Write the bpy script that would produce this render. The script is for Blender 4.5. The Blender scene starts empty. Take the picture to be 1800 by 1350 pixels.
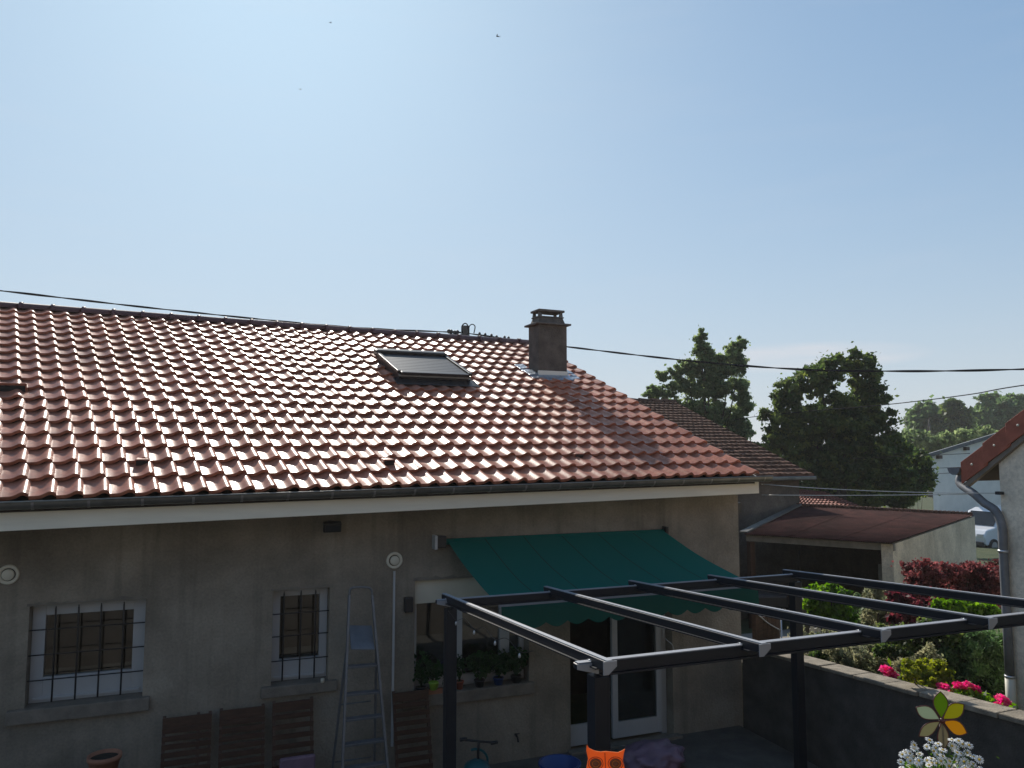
import bpy, bmesh, math, random
import numpy as np
from mathutils import Vector, Matrix

random.seed(7); rng = np.random.default_rng(7)
SC = bpy.context.scene
COL = SC.collection
PI = math.pi

# ------------------------------------------------------------------ camera
F_PX = 1350.0; PITCH = math.radians(4.87); YAW = math.radians(21.2)
CAM = Vector((0, 0, 3.55))
FW = Vector((math.sin(YAW)*math.cos(PITCH), math.cos(YAW)*math.cos(PITCH), math.sin(PITCH)))
RT = Vector((math.cos(YAW), -math.sin(YAW), 0)); UP = RT.cross(FW)
cd = bpy.data.cameras.new('camera'); cam = bpy.data.objects.new('camera', cd); COL.objects.link(cam)
cd.sensor_width = 36; cd.lens = F_PX/1800*36; cd.clip_end = 4000; cd.clip_start = 0.05
cam.location = CAM
cam.rotation_euler = (PI/2+PITCH, 0, -YAW)
SC.camera = cam

# ------------------------------------------------------------------ light
SUN_DIR = Vector((0.040, 0.820, 0.571)).normalized()
ELEV = math.asin(SUN_DIR.z); AZ = math.atan2(SUN_DIR.x, SUN_DIR.y)
sd = bpy.data.lights.new('sun', 'SUN'); sun = bpy.data.objects.new('sun', sd); COL.objects.link(sun)
sd.energy = 5.0; sd.angle = math.radians(0.5); sd.color = (1.0, 0.93, 0.83)
sun.rotation_euler = SUN_DIR.to_track_quat('Z', 'Y').to_euler()
W = bpy.data.worlds.new('World'); SC.world = W; W.use_nodes = True
nt = W.node_tree; nt.nodes.clear()
sky = nt.nodes.new('ShaderNodeTexSky'); sky.sky_type = 'NISHITA'; sky.sun_disc = False
sky.sun_elevation = ELEV; sky.sun_rotation = AZ
sky.air_density = 1.0; sky.dust_density = 1.4; sky.ozone_density = 1.0; sky.altitude = 200
SKY_S = 0.085
def _vm(op, a, b_=None):
    n = nt.nodes.new('ShaderNodeVectorMath'); n.operation = op
    for i, x in enumerate((a, b_)):
        if x is None: continue
        if isinstance(x, tuple): n.inputs[i].default_value = x
        else: nt.links.new(x, n.inputs[i])
    return n.outputs[0]
def _m(op, *ins, clamp=False):
    n = nt.nodes.new('ShaderNodeMath'); n.operation = op; n.use_clamp = clamp
    for i, x in enumerate(ins):
        if isinstance(x, (int, float)): n.inputs[i].default_value = x
        else: nt.links.new(x, n.inputs[i])
    return n.outputs[0]
def _mix(f, a, b_):
    n = nt.nodes.new('ShaderNodeMix'); n.data_type = 'RGBA'
    for i, x in ((0, f), (6, a), (7, b_)):
        if isinstance(x, (tuple, float, int)): n.inputs[i].default_value = x
        else: nt.links.new(x, n.inputs[i])
    return n.outputs[2]
# bright haze round the sun rolls off softly, as film and phone cameras record it
K_, ASY = 2.9*SKY_S, (0.675/SKY_S, 0.925/SKY_S, 1.165/SKY_S)
kc = _vm('MULTIPLY', sky.outputs[0], (K_, K_, K_))
col_ = _vm('MULTIPLY', _vm('DIVIDE', kc, _vm('ADD', kc, (1, 1, 1))), ASY)
tc = nt.nodes.new('ShaderNodeTexCoord'); sep = nt.nodes.new('ShaderNodeSeparateXYZ'); nt.links.new(tc.outputs['Generated'], sep.inputs[0])
# pale band of haze low over the whole horizon
hz = _m('MULTIPLY', _m('POWER', 2.718, _m('MULTIPLY', _m('ABSOLUTE', sep.outputs['Z']), -6.0)), 1.0, clamp=True)
col_ = _mix(hz, col_, (0.64/SKY_S, 0.69/SKY_S, 0.735/SKY_S, 1))
# thin streaks of cirrus low in the sky
mp = nt.nodes.new('ShaderNodeMapping'); mp.inputs['Scale'].default_value = (3.2, 3.2, 26); nt.links.new(tc.outputs['Generated'], mp.inputs[0])
nz = nt.nodes.new('ShaderNodeTexNoise'); nz.inputs['Scale'].default_value = 1.6; nz.inputs['Detail'].default_value = 7; nt.links.new(mp.outputs[0], nz.inputs[0])
CL = Vector((0.662, 0.742, 0.112)).normalized()
dd = _vm('SUBTRACT', tc.outputs['Generated'], tuple(CL)); dd = _vm('MULTIPLY', dd, (6.5, 6.5, 52.0))
ln = nt.nodes.new('ShaderNodeVectorMath'); ln.operation = 'LENGTH'; nt.links.new(dd, ln.inputs[0])
patch = _m('SUBTRACT', 1.0, ln.outputs['Value'], clamp=True)
amt = _m('MULTIPLY', _m('MULTIPLY', patch, 2.2, clamp=True), _m('MULTIPLY_ADD', nz.outputs['Fac'], 3.0, -0.8, clamp=True))
veil = _m('MULTIPLY', _m('MULTIPLY_ADD', nz.outputs['Fac'], 2.5, -1.25, clamp=True), 0.10)
col_ = _mix(_m('MULTIPLY', _m('MAXIMUM', amt, veil), 0.6), col_, (0.80/SKY_S, 0.76/SKY_S, 0.78/SKY_S, 1))
bg = nt.nodes.new('ShaderNodeBackground'); bg.inputs['Strength'].default_value = SKY_S
wo = nt.nodes.new('ShaderNodeOutputWorld')
nt.links.new(col_, bg.inputs['Color']); nt.links.new(bg.outputs[0], wo.inputs['Surface'])
SC.view_settings.view_transform = 'Standard'; SC.view_settings.look = 'None'
SC.view_settings.gamma = 1; SC.view_settings.use_curve_mapping = False
SC.view_settings.exposure = 0.0
SC.render.engine = 'CYCLES'
SC.cycles.max_bounces = 6; SC.cycles.transparent_max_bounces = 12
SC.cycles.caustics_reflective = False; SC.cycles.caustics_refractive = False

# ------------------------------------------------------------------ view rays to places
def ray(px, py): return FW + RT*((px-900)/F_PX) - UP*((py-675)/F_PX)
def on_axis(px, py, ax, v):
    d = ray(px, py); return CAM + d*((v-CAM[ax])/d[ax])
def at_y(px, py, y): return on_axis(px, py, 1, y)
def at_x(px, py, x): return on_axis(px, py, 0, x)
def at_z(px, py, z): return on_axis(px, py, 2, z)
def at_f(px, py, f): return CAM + ray(px, py)*f
def V(*a): return Vector(a)
def lerp(a, b, t): return a+(b-a)*t

# ------------------------------------------------------------------ materials
def _n(t, k, **kw):
    n = t.nodes.new(k)
    for a, b in kw.items(): setattr(n, a, b)
    return n
def mat(name, col, rough=0.7, var=0.25, scale=6.0, bump=0.0, bscale=None, metal=0.0, spec=0.5, coat=0.0,
        col2=None, stretch=None, detail=6.0, objvar=0.0, thresh=None, bdist=0.02):
    m = bpy.data.materials.new(name); m.use_nodes = True; t = m.node_tree
    b = t.nodes['Principled BSDF']; L = t.links
    b.inputs['Roughness'].default_value = rough; b.inputs['Metallic'].default_value = metal
    b.inputs['Specular IOR Level'].default_value = spec; b.inputs['Coat Weight'].default_value = coat
    b.inputs['Coat Roughness'].default_value = 0.15
    geo = _n(t, 'ShaderNodeNewGeometry'); src = geo.outputs['Position']
    if stretch:
        mp = _n(t, 'ShaderNodeMapping'); mp.inputs['Scale'].default_value = stretch
        L.new(src, mp.inputs['Vector']); src = mp.outputs[0]
    nz = _n(t, 'ShaderNodeTexNoise'); nz.inputs['Scale'].default_value = scale; nz.inputs['Detail'].default_value = detail
    nz.inputs['Roughness'].default_value = 0.6
    L.new(src, nz.inputs['Vector'])
    rp = _n(t, 'ShaderNodeValToRGB')
    lo, hi = thresh if thresh else (0.3, 0.72)
    rp.color_ramp.elements[0].position = lo; rp.color_ramp.elements[1].position = hi
    c2 = col2 if col2 else tuple(min(1, c*(1+var)) for c in col)
    c1 = col if col2 else tuple(c*(1-var) for c in col)
    rp.color_ramp.elements[0].color = (*c1, 1); rp.color_ramp.elements[1].color = (*c2, 1)
    L.new(nz.outputs['Fac'], rp.inputs[0]); out = rp.outputs[0]
    if objvar:
        oi = _n(t, 'ShaderNodeObjectInfo'); at = _n(t, 'ShaderNodeAttribute'); at.attribute_name = 'rnd'
        ad = _n(t, 'ShaderNodeMath', operation='ADD'); L.new(oi.outputs['Random'], ad.inputs[0]); L.new(at.outputs['Fac'], ad.inputs[1])
        fr = _n(t, 'ShaderNodeMath', operation='FRACT'); L.new(ad.outputs[0], fr.inputs[0])
        mr = _n(t, 'ShaderNodeMapRange'); mr.inputs['To Min'].default_value = 1-objvar; mr.inputs['To Max'].default_value = 1+objvar
        L.new(fr.outputs[0], mr.inputs['Value'])
        hs = _n(t, 'ShaderNodeHueSaturation'); L.new(out, hs.inputs['Color']); L.new(mr.outputs[0], hs.inputs['Value']); out = hs.outputs[0]
    L.new(out, b.inputs['Base Color'])
    if bump:
        n2 = _n(t, 'ShaderNodeTexNoise'); n2.inputs['Scale'].default_value = bscale or scale*6; n2.inputs['Detail'].default_value = 5
        L.new(src, n2.inputs['Vector'])
        bp = _n(t, 'ShaderNodeBump'); bp.inputs['Strength'].default_value = bump; bp.inputs['Distance'].default_value = bdist
        L.new(n2.outputs['Fac'], bp.inputs['Height']); L.new(bp.outputs[0], b.inputs['Normal'])
    return m
def leafmat(name, cols, trans=0.45, rough=0.55):
    m = bpy.data.materials.new(name); m.use_nodes = True; t = m.node_tree; L = t.links
    for n in list(t.nodes): t.nodes.remove(n)
    o = _n(t, 'ShaderNodeOutputMaterial'); at = _n(t, 'ShaderNodeAttribute'); at.attribute_name = 'rnd'
    rp = _n(t, 'ShaderNodeValToRGB')
    e = rp.color_ramp.elements
    e[0].position = 0; e[0].color = (*cols[0], 1); e[1].position = 1; e[1].color = (*cols[-1], 1)
    for i, c in enumerate(cols[1:-1]):
        k = e.new((i+1)/(len(cols)-1)); k.color = (*c, 1)
    L.new(at.outputs['Fac'], rp.inputs[0])
    p = _n(t, 'ShaderNodeBsdfPrincipled'); p.inputs['Roughness'].default_value = rough; p.inputs['Specular IOR Level'].default_value = 0.3
    L.new(rp.outputs[0], p.inputs['Base Color'])
    tr = _n(t, 'ShaderNodeBsdfTranslucent'); hs = _n(t, 'ShaderNodeHueSaturation'); hs.inputs['Value'].default_value = 2.0; hs.inputs['Saturation'].default_value = 1.15
    L.new(rp.outputs[0], hs.inputs['Color']); L.new(hs.outputs[0], tr.inputs['Color'])
    mx = _n(t, 'ShaderNodeMixShader'); mx.inputs[0].default_value = trans
    L.new(p.outputs[0], mx.inputs[1]); L.new(tr.outputs[0], mx.inputs[2]); L.new(mx.outputs[0], o.inputs[0])
    return m
def glassmat(name, tint=(0.75, 0.8, 0.8)):
    m = bpy.data.materials.new(name); m.use_nodes = True; t = m.node_tree; L = t.links
    for n in list(t.nodes): t.nodes.remove(n)
    o = _n(t, 'ShaderNodeOutputMaterial'); tr = _n(t, 'ShaderNodeBsdfTransparent'); tr.inputs[0].default_value = (*tint, 1)
    g = _n(t, 'ShaderNodeBsdfGlossy'); g.inputs['Roughness'].default_value = 0.02; g.inputs[0].default_value = (.9, .9, .9, 1)
    fr = _n(t, 'ShaderNodeFresnel'); fr.inputs[0].default_value = 1.6
    mu = _n(t, 'ShaderNodeMath', operation='MULTIPLY_ADD'); mu.inputs[1].default_value = 1.3; mu.inputs[2].default_value = 0.04; mu.use_clamp = True
    L.new(fr.outputs[0], mu.inputs[0])
    mx = _n(t, 'ShaderNodeMixShader'); L.new(mu.outputs[0], mx.inputs[0]); L.new(tr.outputs[0], mx.inputs[1]); L.new(g.outputs[0], mx.inputs[2])
    L.new(mx.outputs[0], o.inputs[0]); return m
def cloth_tr(name, col, trans=0.3):
    m = leafmat(name, [col, tuple(c*1.1 for c in col)], trans, 0.8); return m

M = {}
M['tile'] = mat('glazed_clay', (0.42, 0.155, 0.092), 0.32, 0.16, 9, 0.16, 60, spec=0.13, objvar=0.13, bdist=0.01)
M['ridge'] = mat('clay_ridge', (0.12, 0.04, 0.032), 0.5, 0.2, 9, 0.1, 50, objvar=0.12)
M['deck'] = mat('roof_underlay', (0.03, 0.022, 0.02), 0.9)
M['wall'] = mat('old_render', (0.20, 0.17, 0.132), 0.95, scale=1.3, bump=0.5, bscale=45, col2=(0.31, 0.27, 0.215), detail=9, thresh=(0.36, 0.66))
def speckle(m, amount=.35, scale=55, stain=.35):
    t = m.node_tree; L = t.links; b = t.nodes['Principled BSDF']; src = b.inputs['Base Color'].links[0].from_socket
    geo = _n(t, 'ShaderNodeNewGeometry')
    for sc_, am, det in ((scale, amount, 3), (.55, stain, 9)):
        nz = _n(t, 'ShaderNodeTexNoise'); nz.inputs['Scale'].default_value = sc_; nz.inputs['Detail'].default_value = det; nz.inputs['Roughness'].default_value = .7
        if det == 9: nz.inputs['Distortion'].default_value = .6
        L.new(geo.outputs['Position'], nz.inputs['Vector'])
        mr = _n(t, 'ShaderNodeMapRange'); mr.inputs['From Min'].default_value = .35; mr.inputs['From Max'].default_value = .6; mr.inputs['To Min'].default_value = 1-am; mr.inputs['To Max'].default_value = 1.08
        L.new(nz.outputs['Fac'], mr.inputs['Value'])
        hs = _n(t, 'ShaderNodeHueSaturation'); L.new(src, hs.inputs['Color']); L.new(mr.outputs[0], hs.inputs['Value']); src = hs.outputs[0]
    L.new(src, b.inputs['Base Color'])
speckle(M['wall'], .10, 40, .28)
def rough_noise(m, lo, hi, scale):
    t = m.node_tree; geo = _n(t, 'ShaderNodeNewGeometry'); nz = _n(t, 'ShaderNodeTexNoise'); nz.inputs['Scale'].default_value = scale; nz.inputs['Detail'].default_value = 6
    t.links.new(geo.outputs['Position'], nz.inputs['Vector']); mr = _n(t, 'ShaderNodeMapRange'); mr.inputs['From Min'].default_value = .35; mr.inputs['From Max'].default_value = .65
    mr.inputs['To Min'].default_value = lo; mr.inputs['To Max'].default_value = hi; t.links.new(nz.outputs['Fac'], mr.inputs['Value']); t.links.new(mr.outputs[0], t.nodes['Principled BSDF'].inputs['Roughness'])
M['reveal'] = mat('render_patch', (0.14, 0.13, 0.11), 0.95, 0.2, 8, 0.4, 60)
M['sill'] = mat('stone_sill', (0.19, 0.165, 0.135), 0.9, 0.25, 7, 0.4, 60)
M['fascia'] = mat('painted_board', (0.80, 0.76, 0.64), 0.6, 0.08, 3, 0.05, 30, stretch=(0.5, 1, 4))
M['zinc'] = mat('zinc', (0.17, 0.165, 0.15), 0.42, 0.3, 5, 0.08, 25, metal=0.55)
M['zincdark'] = mat('zinc_joint', (0.30, 0.29, 0.27), 0.45, 0.2, 8, metal=0.5)
M['lead'] = mat('lead_flashing', (0.36, 0.40, 0.45), 0.35, 0.3, 14, 0.5, 18, metal=0.6, bdist=0.03)
M['white'] = mat('white_plastic', (0.42, 0.43, 0.44), 0.45, 0.06, 4)
M['cream'] = mat('cream_plastic', (0.60, 0.57, 0.47), 0.5, 0.06, 5)
M['iron'] = mat('black_iron', (0.015, 0.015, 0.017), 0.55, 0.3, 20)
M['black'] = mat('black_plastic', (0.018, 0.018, 0.02), 0.45, 0.2, 10)
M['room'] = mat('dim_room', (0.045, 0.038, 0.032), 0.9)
M['glass'] = glassmat('window_glass')
M['skyglass'] = mat('dark_roof_glass', (0.012, 0.014, 0.018), 0.08, 0.1, 3, spec=0.6)
M['skyframe'] = mat('grey_brown_metal', (0.035, 0.030, 0.029), 0.35, 0.15, 6, metal=0.3)
M['slatgrey'] = mat('shutter_grey', (0.022, 0.025, 0.03), 0.4, 0.1, 5, metal=0.2)
M['chimney'] = mat('chimney_render', (0.075, 0.063, 0.052), 0.95, scale=5, bump=0.7, bscale=50, col2=(0.15, 0.125, 0.10), thresh=(.35, .7))
M['concrete'] = mat('weathered_concrete', (0.13, 0.12, 0.105), 0.95, 0.35, 7, 0.6, 50)
M['valance'] = cloth_tr('darkened_green_canvas', (0.004, 0.085, 0.062), 0.05)  # awning canvas again, darkened to put the valance's shade into its colour
M['awning'] = cloth_tr('green_canvas', (0.004, 0.165, 0.13), 0.35)
M['anthracite'] = mat('anthracite_aluminium', (0.012, 0.015, 0.022), 0.45, 0.12, 5, metal=0.1, spec=0.4)
M['alu'] = mat('brushed_aluminium', (0.55, 0.56, 0.58), 0.38, 0.1, 12, metal=0.8)
M['endcap'] = mat('grey_end_cap', (0.29, 0.30, 0.32), 0.5, 0.08, 5)
M['darkwood'] = mat('stained_wood', (0.075, 0.037, 0.022), 0.6, 0.35, 8, 0.2, 40, stretch=(1, 1, 6))
M['terracotta'] = mat('terracotta', (0.33, 0.15, 0.09), 0.85, 0.2, 9, 0.2, 40)
M['greenpot'] = mat('lime_green_pot', (0.25, 0.42, 0.04), 0.4, 0.08, 4)
M['soil'] = mat('soil', (0.03, 0.022, 0.016), 1.0, 0.4, 30, 0.6, 90)
M['teal'] = mat('teal_plastic', (0.01, 0.10, 0.11), 0.35, 0.1, 4)
M['blue'] = mat('blue_plastic', (0.01, 0.04, 0.17), 0.35, 0.1, 4)
M['orange'] = cloth_tr('orange_sheet', (0.60, 0.22, 0.06), 0.40)
M['orangedark'] = mat('brown_print', (0.20, 0.055, 0.02), 0.6, 0.2, 40)
M['mauve'] = mat('mauve_plastic_bag', (0.19, 0.12, 0.17), 0.5, 0.25, 6, 0.3, 20)
M['paving'] = mat('courtyard_paving', (0.10, 0.092, 0.08), 0.95, 0.35, 3, 0.5, 40)
M['grass'] = mat('rough_grass', (0.035, 0.055, 0.016), 1.0, scale=1.5, bump=0.6, bscale=25, col2=(0.075, 0.085, 0.03), bdist=0.08)
M['gravel'] = mat('gravel', (0.26, 0.235, 0.195), 1.0, 0.35, 30, 0.8, 90)
M['oldtile'] = mat('old_roof_tile', (0.105, 0.055, 0.038), 0.95, 0.5, 7, 0.5, 40, objvar=0.3, spec=0.15)
M['barnwall'] = mat('barn_render', (0.15, 0.125, 0.10), 0.95, 0.3, 2.0, 0.5, 40)
M['rust'] = mat('rusty_sheet', (0.080, 0.030, 0.024), 0.95, 0.35, 3.0, 0.5, 40, spec=0.12)
M['shedwall'] = mat('grey_render', (0.60, 0.51, 0.37), 0.95, scale=2.0, bump=0.4, bscale=40, col2=(0.76, 0.66, 0.50))
M['beam'] = mat('weathered_beam', (0.24, 0.22, 0.18), 0.85, 0.25, 6)
M['redtile'] = mat('red_tile', (0.24, 0.07, 0.045), 0.8, 0.3, 9, 0.3, 40, objvar=0.2)
M['whitehouse'] = mat('pale_render', (0.78, 0.75, 0.68), 0.95, 0.08, 2, 0.2, 30)
M['slate'] = mat('grey_roof_edge', (0.10, 0.11, 0.12), 0.7, 0.3, 6)
M['vanpaint'] = mat('white_car_paint', (0.75, 0.76, 0.78), 0.25, 0.03, 2, coat=0.5)
M['tyre'] = mat('rubber', (0.02, 0.02, 0.02), 0.85)
M['carglass'] = mat('car_glass', (0.01, 0.012, 0.015), 0.06, 0.1, 3)
M['verge'] = mat('verge_tile', (0.33, 0.10, 0.06), 0.75, 0.22, 9, 0.3, 60, objvar=0.12)
M['nbwall'] = mat('neighbour_render', (0.60, 0.55, 0.45), 0.95, scale=3, bump=0.4, bscale=50, col2=(0.82, 0.74, 0.60), thresh=(.3, .55))
M['terrace'] = mat('terrace_render', (0.05, 0.043, 0.038), 0.95, 0.3, 3)
M['rearwall'] = mat('rear_render', (0.34, 0.29, 0.22), 0.95, 0.2, 3)
M['pipe'] = mat('pipe_zinc', (0.17, 0.18, 0.195), 0.6, 0.2, 9, metal=0.3)
M['gwall'] = mat('garden_wall_render', (0.075, 0.068, 0.06), 0.95, 0.35, 4, 0.6, 50)
M['coping'] = mat('coping_stone', (0.26, 0.225, 0.175), 0.95, 0.35, 9, 0.6, 60, objvar=0.12)
M['bark'] = mat('bark', (0.055, 0.042, 0.03), 0.95, 0.35, 12, 0.7, 40, stretch=(1, 1, .3))
M['cable'] = mat('black_cable', (0.012, 0.012, 0.016), 0.95, 0.1, 5, spec=0.1)
M['ladder'] = mat('dull_aluminium', (0.17, 0.175, 0.185), 0.5, 0.15, 12, metal=0.5)
M['wire'] = mat('pale_wire', (0.45, 0.45, 0.43), 0.4, 0.1, 5, metal=0.3)
M['pole'] = mat('concrete_pole', (0.10, 0.085, 0.075), 0.95, 0.25, 12)
M['pink'] = leafmat('peony_petals', [(0.45, 0.03, 0.13), (0.75, 0.10, 0.28), (0.8, 0.25, 0.42)], 0.4)
M['daisy'] = mat('daisy_petal', (0.72, 0.72, 0.68), 0.7, 0.05, 9)
M['daisyeye'] = mat('daisy_eye', (0.55, 0.36, 0.02), 0.8, 0.2, 60)
M['wireedge'] = mat('dark_red_wire', (0.09, 0.02, 0.02), 0.5)
M['bird'] = mat('bird_feathers', (0.02, 0.02, 0.022), 0.8)
M['lf_tree'] = leafmat('leaf_birch', [(0.065, 0.095, 0.040), (0.13, 0.175, 0.075), (0.28, 0.32, 0.16)], 0.55)
M['lf_maple'] = leafmat('leaf_maple', [(0.032, 0.055, 0.020), (0.062, 0.095, 0.030), (0.19, 0.22, 0.065)], 0.5)
M['lf_far'] = leafmat('leaf_far', [(0.081, 0.121, 0.061), (0.121, 0.176, 0.074), (0.176, 0.230, 0.108)], 0.5)
M['lf_bright'] = leafmat('leaf_bright', [(0.047, 0.106, 0.014), (0.095, 0.178, 0.024), (0.166, 0.262, 0.042)], 0.55)
M['lf_red'] = leafmat('leaf_red', [(0.05, 0.014, 0.016), (0.11, 0.032, 0.034), (0.27, 0.11, 0.11)], 0.5)
M['lf_purple'] = leafmat('leaf_purple', [(0.042, 0.011, 0.017), (0.084, 0.021, 0.028), (0.154, 0.042, 0.049)], 0.5)
M['lf_juniper'] = leafmat('leaf_juniper', [(0.045, 0.085, 0.04), (0.085, 0.15, 0.06), (0.15, 0.23, 0.10)], 0.45)
M['lf_grey'] = leafmat('leaf_grey', [(0.112, 0.135, 0.079), (0.203, 0.203, 0.124), (0.338, 0.315, 0.203)], 0.5)
M['lf_yellow'] = leafmat('leaf_yellow', [(0.100, 0.140, 0.020), (0.200, 0.220, 0.035), (0.300, 0.300, 0.060)], 0.55)
M['lf_house'] = leafmat('leaf_pot', [(0.012, 0.035, 0.012), (0.02, 0.06, 0.018), (0.035, 0.09, 0.025)], 0.3)

speckle(M['rust'], .25, 18, .4); speckle(M['shedwall'], .2, 25, .4); speckle(M['nbwall'], .15, 20, .3); speckle(M['barnwall'], .2, 20, .4)
def streaks(m, amount=.2, sc_=(7, 7, .45)):
    t = m.node_tree; L = t.links; b = t.nodes['Principled BSDF']; src = b.inputs['Base Color'].links[0].from_socket
    geo = _n(t, 'ShaderNodeNewGeometry'); mp = _n(t, 'ShaderNodeMapping'); mp.inputs['Scale'].default_value = sc_; L.new(geo.outputs['Position'], mp.inputs[0])
    nz = _n(t, 'ShaderNodeTexNoise'); nz.inputs['Scale'].default_value = 1.0; nz.inputs['Detail'].default_value = 5; L.new(mp.outputs[0], nz.inputs[0])
    mr = _n(t, 'ShaderNodeMapRange'); mr.inputs['From Min'].default_value = .55; mr.inputs['From Max'].default_value = .75; mr.inputs['To Min'].default_value = 1; mr.inputs['To Max'].default_value = 1-amount
    L.new(nz.outputs['Fac'], mr.inputs['Value']); hs = _n(t, 'ShaderNodeHueSaturation'); L.new(src, hs.inputs['Color']); L.new(mr.outputs[0], hs.inputs['Value']); L.new(hs.outputs[0], b.inputs['Base Color'])
streaks(M['wall'], .28)
speckle(M['tile'], .22, 16, .22); rough_noise(M['tile'], .29, .42, 5)

# ------------------------------------------------------------------ object helpers
WL = {}
def wloc(o): return WL.get(o.name, Vector((0, 0, 0)))
def tag(o, label=None, cat=None, group=None, kind=None):
    if label: o['label'] = label
    if cat: o['category'] = cat
    if group: o['group'] = group
    if kind: o['kind'] = kind
    return o
def empty(name, loc, label, cat, group=None):
    o = bpy.data.objects.new(name, None); COL.objects.link(o); o.location = loc; o.empty_display_size = 0.2
    WL[o.name] = Vector(loc); return tag(o, label, cat, group)
def link(name, me, loc, parent=None):
    o = bpy.data.objects.new(name, me); COL.objects.link(o)
    WL[o.name] = Vector(loc)
    if parent is not None:
        o.parent = parent; o.location = Vector(loc)-wloc(parent)
    else: o.location = loc
    return o
class MB:
    def __init__(s): s.v = []; s.f = []; s.sm = []
    def poly(s, pts, smooth=False):
        k = len(s.v); s.v += [Vector(p) for p in pts]; s.f.append(tuple(range(k, k+len(pts)))); s.sm.append(smooth)
    def hexa(s, p):   # 8 points: bottom 4 (ccw), top 4
        k = len(s.v); s.v += [Vector(q) for q in p]
        for f in ((3, 2, 1, 0), (4, 5, 6, 7), (0, 1, 5, 4), (1, 2, 6, 5), (2, 3, 7, 6), (3, 0, 4, 7)):
            s.f.append(tuple(k+i for i in f)); s.sm.append(False)
        return s
    def box(s, a, b):
        x0, y0, z0 = a; x1, y1, z1 = b
        return s.hexa([(x0, y0, z0), (x1, y0, z0), (x1, y1, z0), (x0, y1, z0), (x0, y0, z1), (x1, y0, z1), (x1, y1, z1), (x0, y1, z1)])
    def obox(s, c, ax, ay, az):   # centre, half-axis vectors
        c = Vector(c)
        return s.hexa([c-ax-ay-az, c+ax-ay-az, c+ax+ay-az, c-ax+ay-az, c-ax-ay+az, c+ax-ay+az, c+ax+ay+az, c-ax+ay+az])
    def beam(s, a, b, w, h, up=Vector((0, 0, 1)), anchor='c'):
        a = Vector(a); b = Vector(b); d = (b-a).normalized(); sd = d.cross(up).normalized(); u = sd.cross(d)
        off = u*(-h/2) if anchor == 'top' else u*0
        return s.obox((a+b)/2+off, (b-a)/2, sd*(w/2), u*(h/2))
    def tube(s, pts, r, n=8, cap=True, smooth=True):
        pts = [Vector(p) for p in pts]; rr = r if isinstance(r, (list, tuple)) else [r]*len(pts)
        k0 = len(s.v); prev = None
        for i, p in enumerate(pts):
            d = (pts[min(i+1, len(pts)-1)]-pts[max(i-1, 0)]).normalized()
            if prev is None:
                a = d.cross(Vector((0, 0, 1)));
                if a.length < 1e-3: a = d.cross(Vector((0, 1, 0)))
                a.normalize()
            else:
                a = (prev-d*prev.dot(d)).normalized()
            prev = a; b = d.cross(a)
            for j in range(n):
                t = 2*PI*j/n; s.v.append(p+(a*math.cos(t)+b*math.sin(t))*rr[i])
        for i in range(len(pts)-1):
            for j in range(n):
                a0 = k0+i*n+j; a1 = k0+i*n+(j+1) % n
                s.f.append((a0, a1, a1+n, a0+n)); s.sm.append(smooth)
        if cap:
            s.f.append(tuple(k0+j for j in reversed(range(n)))); s.sm.append(False)
            e = k0+(len(pts)-1)*n; s.f.append(tuple(e+j for j in range(n))); s.sm.append(False)
        return s
    def lathe(s, c, prof, n=20, axis=Vector((0, 0, 1)), smooth=True):   # prof: (radius, height) list
        c = Vector(c); axis = axis.normalized(); a = axis.orthogonal().normalized(); b = axis.cross(a); k0 = len(s.v)
        for r, h in prof:
            for j in range(n):
                t = 2*PI*j/n; s.v.append(c+axis*h+(a*math.cos(t)+b*math.sin(t))*r)
        for i in range(len(prof)-1):
            for j in range(n):
                a0 = k0+i*n+j; a1 = k0+i*n+(j+1) % n
                s.f.append((a0, a1, a1+n, a0+n)); s.sm.append(smooth)
        s.f.append(tuple(k0+j for j in reversed(range(n)))); s.sm.append(False)
        e = k0+(len(prof)-1)*n; s.f.append(tuple(e+j for j in range(n))); s.sm.append(False)
        return s
    def prism(s, pts, off):   # extrude polygon by a vector
        pts = [Vector(p) for p in pts]; off = Vector(off); n = len(pts); k = len(s.v)
        s.v += pts+[p+off for p in pts]
        s.f.append(tuple(range(k, k+n))); s.sm.append(False)
        s.f.append(tuple(reversed(range(k+n, k+2*n)))); s.sm.append(False)
        for i in range(n):
            j = (i+1) % n; s.f.append((k+j, k+i, k+n+i, k+n+j)); s.sm.append(False)
        return s
    def mesh(s, name, m, origin=None, fix=True):
        me = bpy.data.meshes.new(name)
        me.from_pydata([tuple(p) for p in s.v], [], s.f)
        for p, q in zip(me.polygons, s.sm): p.use_smooth = q
        if fix:
            b = bmesh.new(); b.from_mesh(me); bmesh.ops.recalc_face_normals(b, faces=b.faces); b.to_mesh(me); b.free()
        me.materials.append(M[m] if isinstance(m, str) else m)
        return me
    def build(s, name, m, parent=None, bevel=0.0, label=None, fix=True):
        lo = Vector([min(p[i] for p in s.v) for i in range(3)]); hi = Vector([max(p[i] for p in s.v) for i in range(3)])
        c = Vector(((lo.x+hi.x)/2, (lo.y+hi.y)/2, lo.z)); s.v = [p-c for p in s.v]
        me = s.mesh(name, m, fix=fix); o = link(name, me, c, parent)
        if bevel:
            b = o.modifiers.new('bevel', 'BEVEL'); b.width = bevel; b.segments = 2; b.limit_method = 'ANGLE'
        if label: o['label'] = label
        return o
def catmull(pts, n=8):
    pts = [Vector(p) for p in pts]; out = []
    P_ = [pts[0]*2-pts[1]]+pts+[pts[-1]*2-pts[-2]]
    for i in range(1, len(P_)-2):
        for k in range(n):
            t = k/n; a, b, c, d = P_[i-1:i+3]
            out.append(0.5*((2*b)+(c-a)*t+(2*a-5*b+4*c-d)*t*t+(3*b-a-3*c+d)*t**3))
    out.append(pts[-1]); return out

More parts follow.
